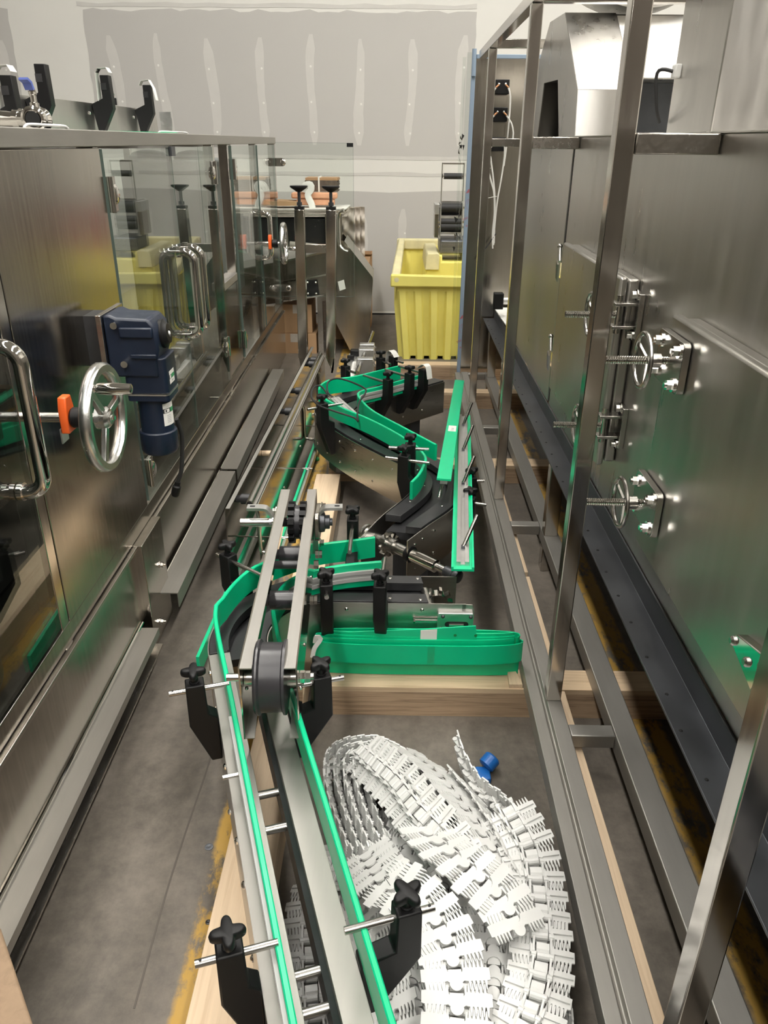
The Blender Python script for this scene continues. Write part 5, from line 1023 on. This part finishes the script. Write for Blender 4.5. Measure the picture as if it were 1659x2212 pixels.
# ------------------------------------------------------------------ coil of green strip on the laminated beam
CO = Thing('green_strip_coil', 'flattened coil of green plastic strip taped up, on the laminated beam', 'strip coil', (.08, 1.78, .10))
def loop(cx, cy, rx, ry, z0, hgt, a0=0, a1=2 * pi, k=60, dz=0., th=.0035, name='coil_turn'):
    pts = []
    for i in range(k + 1):
        a = a0 + (a1 - a0) * i / k; ex = .55
        pts.append(V((cx + rx * abs(cos(a)) ** ex * (1 if cos(a) > 0 else -1), cy + ry * abs(sin(a)) ** .9 * (1 if sin(a) > 0 else -1), dz * i / k)))
    return CO.part(name, B().sweep(pts, [(-th / 2, z0), (th / 2, z0), (th / 2, z0 + hgt), (-th / 2, z0 + hgt)]), 'green', sharp=60)
loop(.080, 1.786, .290, .029, .162, .062, 0, 2 * pi * .98); loop(.083, 1.803, .284, .011, .1005, .075, .2, 2 * pi); loop(.075, 1.788, .276, .021, .174, .058, 0, 2 * pi * .97, dz=.006); loop(.085, 1.789, .270, .017, .184, .056, -.1, 2 * pi * .95, dz=.004); loop(.09, 1.790, .262, .012, .192, .055, 0, 2 * pi * .96, dz=.006)
CO.part('loose_end', B().sweep(spline([(-.17, 1.784, -.008), (-.05, 1.776, .008), (.12, 1.772, .022), (.26, 1.770, .036)], .03), [(-.0018, .190), (.0018, .190), (.0018, .248), (-.0018, .248)]), 'green', sharp=60)
for x in (.18, .236): CO.part('end_hole', B().cyl((x, 1.7685, .252), (x, 1.7672, .252), .0042, n=12), 'green_knob')
CO.part('white_tape', B().prism([(.085, .212), (.130, .217), (.130, .270), (.085, .265)], (0, 1.7706, 0), (1, 0, 0), (0, 0, 1), (0, -.0012, 0)), 'paper_white')
CO.part('clear_tape', B().prism([(.105, .165), (.125, .167), (.125, .223), (.105, .221)], (0, 1.7550, 0), (1, 0, 0), (0, 0, 1), (0, -.0006, 0)), 'acrylic')
CO.part('tie_knot', B().sweep(spline([(-.205, 1.762, .225), (-.20, 1.757, .248), (-.188, 1.757, .242), (-.205, 1.752, .215), (-.212, 1.750, .185)], .006), [(-.006, -.002), (.006, -.002), (.006, .002), (-.006, .002)], up=(0, -1, 0)), 'paper_white')
# ------------------------------------------------------------------ linear guide with scale beyond the zigzag conveyor
LG = Thing('linear_guide', 'grey flat bar with white scale, round rods and clamp blocks on the floor', 'guide', (-.22, 4.85, 0))
g_ = LG.part
g_('flat_bar', B().add([(-.315, 4.52, .165), (-.225, 4.52, .165), (-.215, 5.17, .165), (-.295, 5.17, .165), (-.315, 4.52, .18), (-.225, 4.52, .18), (-.215, 5.17, .18), (-.295, 5.17, .18)], [(3, 2, 1, 0), (4, 5, 6, 7), (0, 1, 5, 4), (1, 2, 6, 5), (2, 3, 7, 6), (3, 0, 4, 7)]), 'alu')
g_('white_scale', B().box((-.262, 4.55, .1802), (-.238, 4.95, .1812)), 'paper_white')
for i in range(12): g_('scale_tick', B().box((-.250, 4.57 + i * .03, .1813), (-.240, 4.573 + i * .03, .1818)), 'label_dark')
g_('round_rod', B().cyl((-.215, 4.55, .215), (-.15, 5.60, .225), .014, n=16), 'rod_steel'); g_('round_rod', B().cyl((-.19, 4.50, .12), (-.14, 5.2, .13), .011, n=16), 'rod_steel')
for y in (5.02, 5.16, 4.78): cb = g_('clamp_block', B().box((-.225, y - .03, .10), (-.125, y + .03, .25)), 'alu', bevel=.004); g_('block_bolt', B().bolt((-.125, y, .22), (1, 0, 0), .012, .012), 'chrome', cb); g_('block_bolt', B().bolt((-.125, y, .14), (1, 0, 0), .012, .012), 'chrome', cb)
g_('support', B().box((-.21, 4.98, 0), (-.15, 5.1, .099)), 'alu'); g_('support', B().box((-.29, 4.56, 0), (-.23, 4.62, .164)), 'dark_steel')
g_('black_clip', B().box((-.285, 5.10, .181), (-.225, 5.16, .215)), 'black_plastic', bevel=.005); g_('black_clip', B().box((-.30, 4.99, .181), (-.255, 5.01, .21)), 'black_plastic', bevel=.004)
BC = Thing('blue_cap', 'small glossy blue plastic cap on the concrete behind the white chain', 'cap', (.25, 1.53, 0))
BC.part('cap_body', B().lathe([(.016, 0), (.022, .004), (.022, .030), (.018, .034)], (.25, 1.515, .022), (.3, .25, .2), 20), 'blue_cap'); BC.part('cap_flange', B().box((.225, 1.475, 0), (.262, 1.52, .02)), 'blue_cap', bevel=.004)
# ================================================================== heap of white plastic conveyor chain
PITCH = .0375
def link_builder():
    """t along the chain (x), s across (y), n up (z)"""
    nt, tw, ts0 = 5, .0068, .0235
    fr, rr = .0105, -.0105
    half_front = [(.0245 + .0115 * (cos(a) - 1) + .0005, .0115 * sin(a)) for a in [i * pi / 10 for i in range(0, 6)]] + [(.0125, .0105), (.0095, .0145), (.0105, .019)]
    for i in range(nt): s = ts0 + tw * i; half_front += [(fr, s - tw * .34), (fr + .0135, s - tw * .12), (fr + .0148, s), (fr + .0135, s + tw * .12), (fr, s + tw * .34)]
    half_front += [(fr - .001, .0588)]
    half_rear = [(rr + .001, .0588)]
    for i in reversed(range(nt)): s = ts0 - .0034 + tw * i; half_rear += [(rr, s + tw * .34), (rr - .0135, s + tw * .12), (rr - .0148, s), (rr - .0135, s - tw * .12), (rr, s - tw * .34)]
    half_rear += [(rr, .0165), (rr - .001, .0145)] + [(rr + .0135 * cos(a) - .0, .0135 * sin(a)) for a in (1.25, .9, .5, .0)]
    right = half_front[1:] + half_rear; poly = right + [(a, -b_) for a, b_ in reversed(right[:-1])] + [half_front[0]]
    q = B().prism(poly, (0, 0, 0), (1, 0, 0), (0, 1, 0), (0, 0, .0035))
    # hub under the plate
    q.prism([(-.010, -.0002), (.012, -.0002), (.010, -.012), (.004, -.0165), (-.008, -.0165)], (0, -.0115, 0), (1, 0, 0), (0, 0, 1), (0, .023, 0))
    q.cyl((.013, -.0105, -.0095), (.013, .0105, -.0095), .0072, n=10)
    for sg in (-1, 1):
        q.prism([(-.004, .0), (.006, .0), (.004, -.006), (-.024, -.015), (-.029, -.011), (-.029, -.006), (-.022, -.003)], (0, sg * .0155 - .002, 0), (1, 0, 0), (0, 0, 1), (0, .004, 0))
        q.cyl((-.0245, sg * .0155 - .0045, -.0095), (-.0245, sg * .0155 + .0045, -.0095), .0062, n=10)
        q.box((-.010, sg * .019 - .0025, -.007), (.006, sg * .019 + .0025, -.0002))
        q.prism([(-.002, -.0001), (.002, -.0001), (.002, -.004), (-.002, -.004)], (0, sg * .022, 0), (1, 0, 0), (0, 0, 1), (0, sg * .034, 0))
    return q
LINK = None
def chain(T, ctrl, jitter=.03, seed=0, closed=False):
    """ctrl: (position, normal) pairs; links every pitch along the spline"""
    global LINK
    rnd = random.Random(seed); ps = [V(c[0]) for c in ctrl]; ns = [V(c[1]).normalized() for c in ctrl]; n_ = 24
    pp = spline(ps, n_=n_); nn = spline(ns, n_=n_); acc = 0.; last = pp[0]; nxt = 0.
    for i in range(1, len(pp)):
        seg = (pp[i] - pp[i - 1]).length
        while nxt <= acc + seg and seg > 0:
            u = (nxt - acc) / seg; p_ = pp[i - 1].lerp(pp[i], u); t = (pp[i] - pp[i - 1]).normalized(); n0 = nn[i - 1].lerp(nn[i], u)
            n0 = (n0 - t * n0.dot(t)).normalized(); n0 = (n0 + V((rnd.uniform(-1, 1), rnd.uniform(-1, 1), rnd.uniform(-1, 1))) * jitter * 1.6).normalized(); s = n0.cross(t).normalized(); t = s.cross(n0).normalized()
            if LINK is None: LINK = make_obj('chain_link', link_builder(), 'chain_white', T.e, sharp=30); o = LINK
            else: o = bpy.data.objects.new('chain_link', LINK.data); COL.objects.link(o); o.parent = T.e
            m_ = Matrix(((t.x, s.x, n0.x, p_.x - T.base.x), (t.y, s.y, n0.y, p_.y - T.base.y), (t.z, s.z, n0.z, p_.z - T.base.z), (0, 0, 0, 1)))
            o.matrix_local = m_; nxt += PITCH
        acc += seg
G_ = 'heap of white conveyor chain'
# lowest layers
K0 = Thing('conveyor_chain', 'lowest white chain runs lying flat on concrete under the heap', 'chain', (.1, 1.0, 0), group=G_)
for i, (x, dx) in enumerate(((.0, .02), (.115, .0), (.235, .01))):
    chain(K0, [((x - .05, .52, .03), (0, 0, 1)), ((x - .02, .8, .03), (0, .05, 1)), ((x + dx, 1.05, .035), (.05, 0, 1)), ((x + dx + .02, 1.36, .03), (0, -.05, 1))], .05, i)
chain(K0, [((.04, .52, .10), (.1, 0, 1)), ((.06, .8, .105), (0, .05, 1)), ((.02, 1.0, .12), (-.2, .0, 1)), ((.05, 1.2, .11), (.15, 0, 1)), ((.10, 1.35, .085), (.2, .2, 1))], .06, 7)
chain(K0, [((.20, .52, .09), (0, 0, 1)), ((.18, .75, .10), (0, 0, 1)), ((.20, .95, .12), (0, 0, 1)), ((.19, 1.15, .11), (.2, 0, 1))], .06, 8)
# bends standing on edge at the left
K1 = Thing('conveyor_chain', 'white chain in nested bends standing on edge beside the green rail', 'chain', (-.1, 1.3, 0), group=G_)
for i in range(5):
    e = i * .0235
    chain(K1, [((-.028 + e * .9, 1.02, .072 + i * .006), (-.9, -.35, .30)), ((-.075 + e, 1.14, .074), (-.92, -.35, .18)), ((-.118 + e, 1.26, .072), (-.95, -.3, .05)), ((-.148 + e, 1.38, .068), (-.99, -.15, .0)), ((-.146 + e * .95, 1.46 - e * .3, .068), (-.93, .3, .05)),
               ((-.10 + e * .7, 1.505 - e * .8, .070), (-.45, .88, .10)), ((-.02 + e * .25, 1.515 - e * 1.05, .076 + i * .006), (.15, .93, .30)), ((.055 - e * .1, 1.475 - e * 1.0, .085 + i * .01), (.5, .7, .50)), ((.115 - e * .5, 1.40 - e * .9, .095 + i * .016), (.62, .50, .62)), ((.155 - e * .6, 1.31 - e * .7, .105 + i * .018), (.64, .35, .70))], .02, 20 + i)
# crest with hubs showing
K2 = Thing('conveyor_chain', 'upturned white chain with its hub row showing along the heap crest', 'chain', (.05, 1.25, .1), group=G_)
chain(K2, [((-.062, 1.44, .13), (.65, -.1, -.65)), ((-.03, 1.37, .165), (.60, .2, -.75)), ((.02, 1.29, .185), (.5, .3, -.82)), ((.065, 1.20, .195), (.45, .3, -.85)), ((.115, 1.13, .195), (.3, .35, -.9)), ((.15, 1.06, .185), (.1, .3, -.95))], .05, 31)
K3 = Thing('conveyor_chain', 'white chain sloping with toothed plates up towards the tunnel rail', 'chain', (.18, 1.3, .1), group=G_)
chain(K3, [((.045, 1.445, .135), (.45, .45, .78)), ((.105, 1.36, .155), (.5, .35, .8)), ((.155, 1.265, .165), (.55, .25, .8)), ((.20, 1.17, .165), (.5, .1, .86)), ((.245, 1.07, .15), (.5, -.05, .86)), ((.262, .97, .135), (.4, -.1, .9))], .03, 32)
chain(K3, [((.175, 1.375, .11), (.75, .35, .55)), ((.215, 1.29, .12), (.75, .35, .55)), ((.25, 1.19, .13), (.8, .2, .55)), ((.285, 1.09, .13), (.8, .1, .6))], .03, 33)
# curtain on edge along the rail
K4 = Thing('conveyor_chain', 'white chain curtain standing on edge along the tunnel base rail', 'chain', (.3, 1.2, 0), group=G_)
chain(K4, [((.186, 1.50, .090), (.95, .05, .25)), ((.196, 1.44, .085), (.93, .30, .20)), ((.222, 1.37, .080), (.80, .55, .15)), ((.268, 1.325, .080), (.55, .75, .25)), ((.305, 1.27, .082), (.80, .45, .40)), ((.325, 1.19, .080), (.93, .2, .30)), ((.334, 1.10, .076), (.97, .1, .20)), ((.336, 1.0, .072), (.98, .05, .15)), ((.330, .90, .068), (.98, -.1, .12)), ((.322, .80, .066), (.99, 0, .1))], .02, 41)
chain(K4, [((.262, 1.28, .10), (.75, .45, .45)), ((.29, 1.20, .10), (.85, .3, .42)), ((.308, 1.11, .095), (.92, .1, .35)), ((.312, 1.03, .085), (.95, .05, .25))], .03, 42)
# upturned run with hubs at the right
K5 = Thing('conveyor_chain', 'upturned white chain with a full row of hubs beside the curtain', 'chain', (.28, 1.0, .1), group=G_)
chain(K5, [((.262, 1.215, .175), (.25, .3, -.9)), ((.288, 1.13, .175), (.1, .2, -1)), ((.293, 1.05, .165), (-.05, .0, -1)), ((.288, .97, .155), (-.05, 0, -1)), ((.276, .89, .150), (0, 0, -1)), ((.245, .81, .150), (.1, 0, -1)), ((.20, .74, .15), (.1, 0, -1)), ((.16, .66, .15), (0, 0, -1)), ((.13, .55, .14), (0, 0, -1))], .04, 51)
# flat toothed plates in the middle front
K6 = Thing('conveyor_chain', 'white chain with flat toothed plates up and a pen arrow on it', 'chain', (.1, .95, .15), group=G_)
chain(K6, [((-.045, 1.145, .13), (-.35, .1, .93)), ((-.025, 1.085, .165), (-.4, .0, .92)), ((-.005, 1.03, .195), (-.25, -.1, .95)), ((.045, .985, .215), (-.05, -.15, 1)), ((.09, .93, .215), (.0, -.12, 1)), ((.115, .865, .205), (.05, -.1, 1)), ((.118, .79, .195), (.05, 0, 1)), ((.108, .70, .185), (.0, 0, 1)), ((.09, .58, .17), (0, 0, 1))], .03, 61)
chain(K6, [((.075, 1.145, .205), (.15, .35, .92)), ((.12, 1.075, .225), (.1, .1, .98)), ((.165, 1.03, .222), (.1, -.05, 1)), ((.215, .985, .205), (.15, -.1, .98)), ((.245, .93, .185), (.2, -.1, .95))], .04, 62)
chain(K6, [((-.065, 1.16, .08), (-.75, -.2, .6)), ((-.055, 1.07, .10), (-.7, 0, .7)), ((-.03, .98, .11), (-.6, .1, .8)), ((-.01, .89, .12), (-.5, .05, .86)), ((.01, .80, .12), (-.4, .0, .9)), ((.01, .68, .11), (-.3, 0, .95)), ((.0, .56, .10), (-.3, 0, .95))], .05, 63)
ar = V((.002, 1.012, .2165)); dx_, dy_ = V((-.5, .75, .12)).normalized(), V((.82, .55, .18)).normalized()
pa_ = B()
for a, c in (((-.010, 0), (.010, 0)), ((.010, 0), (.003, .004)), ((.010, 0), (.003, -.004))): pa_.bar(ar + dx_ * a[0] + dy_ * a[1], ar + dx_ * c[0] + dy_ * c[1], .0012, .0006)
K6.part('pen_arrow', pa_, 'label_dark')
# run on the floor under the near conveyor
K7 = Thing('conveyor_chain', 'white chain lying on the floor seen between the near conveyor rails', 'chain', (-.15, .95, 0), group=G_)
chain(K7, [((-.125, 1.20, .05), (.6, .3, -.75)), ((-.150, 1.12, .05), (.4, .1, -.9)), ((-.150, 1.03, .045), (.1, 0, -1)), ((-.140, .94, .045), (0, 0, -1)), ((-.125, .85, .045), (-.1, 0, -1)), ((-.10, .75, .045), (0, 0, -1)), ((-.07, .62, .045), (0, 0, -1))], .06, 71)
bpy.context.view_layer.update()
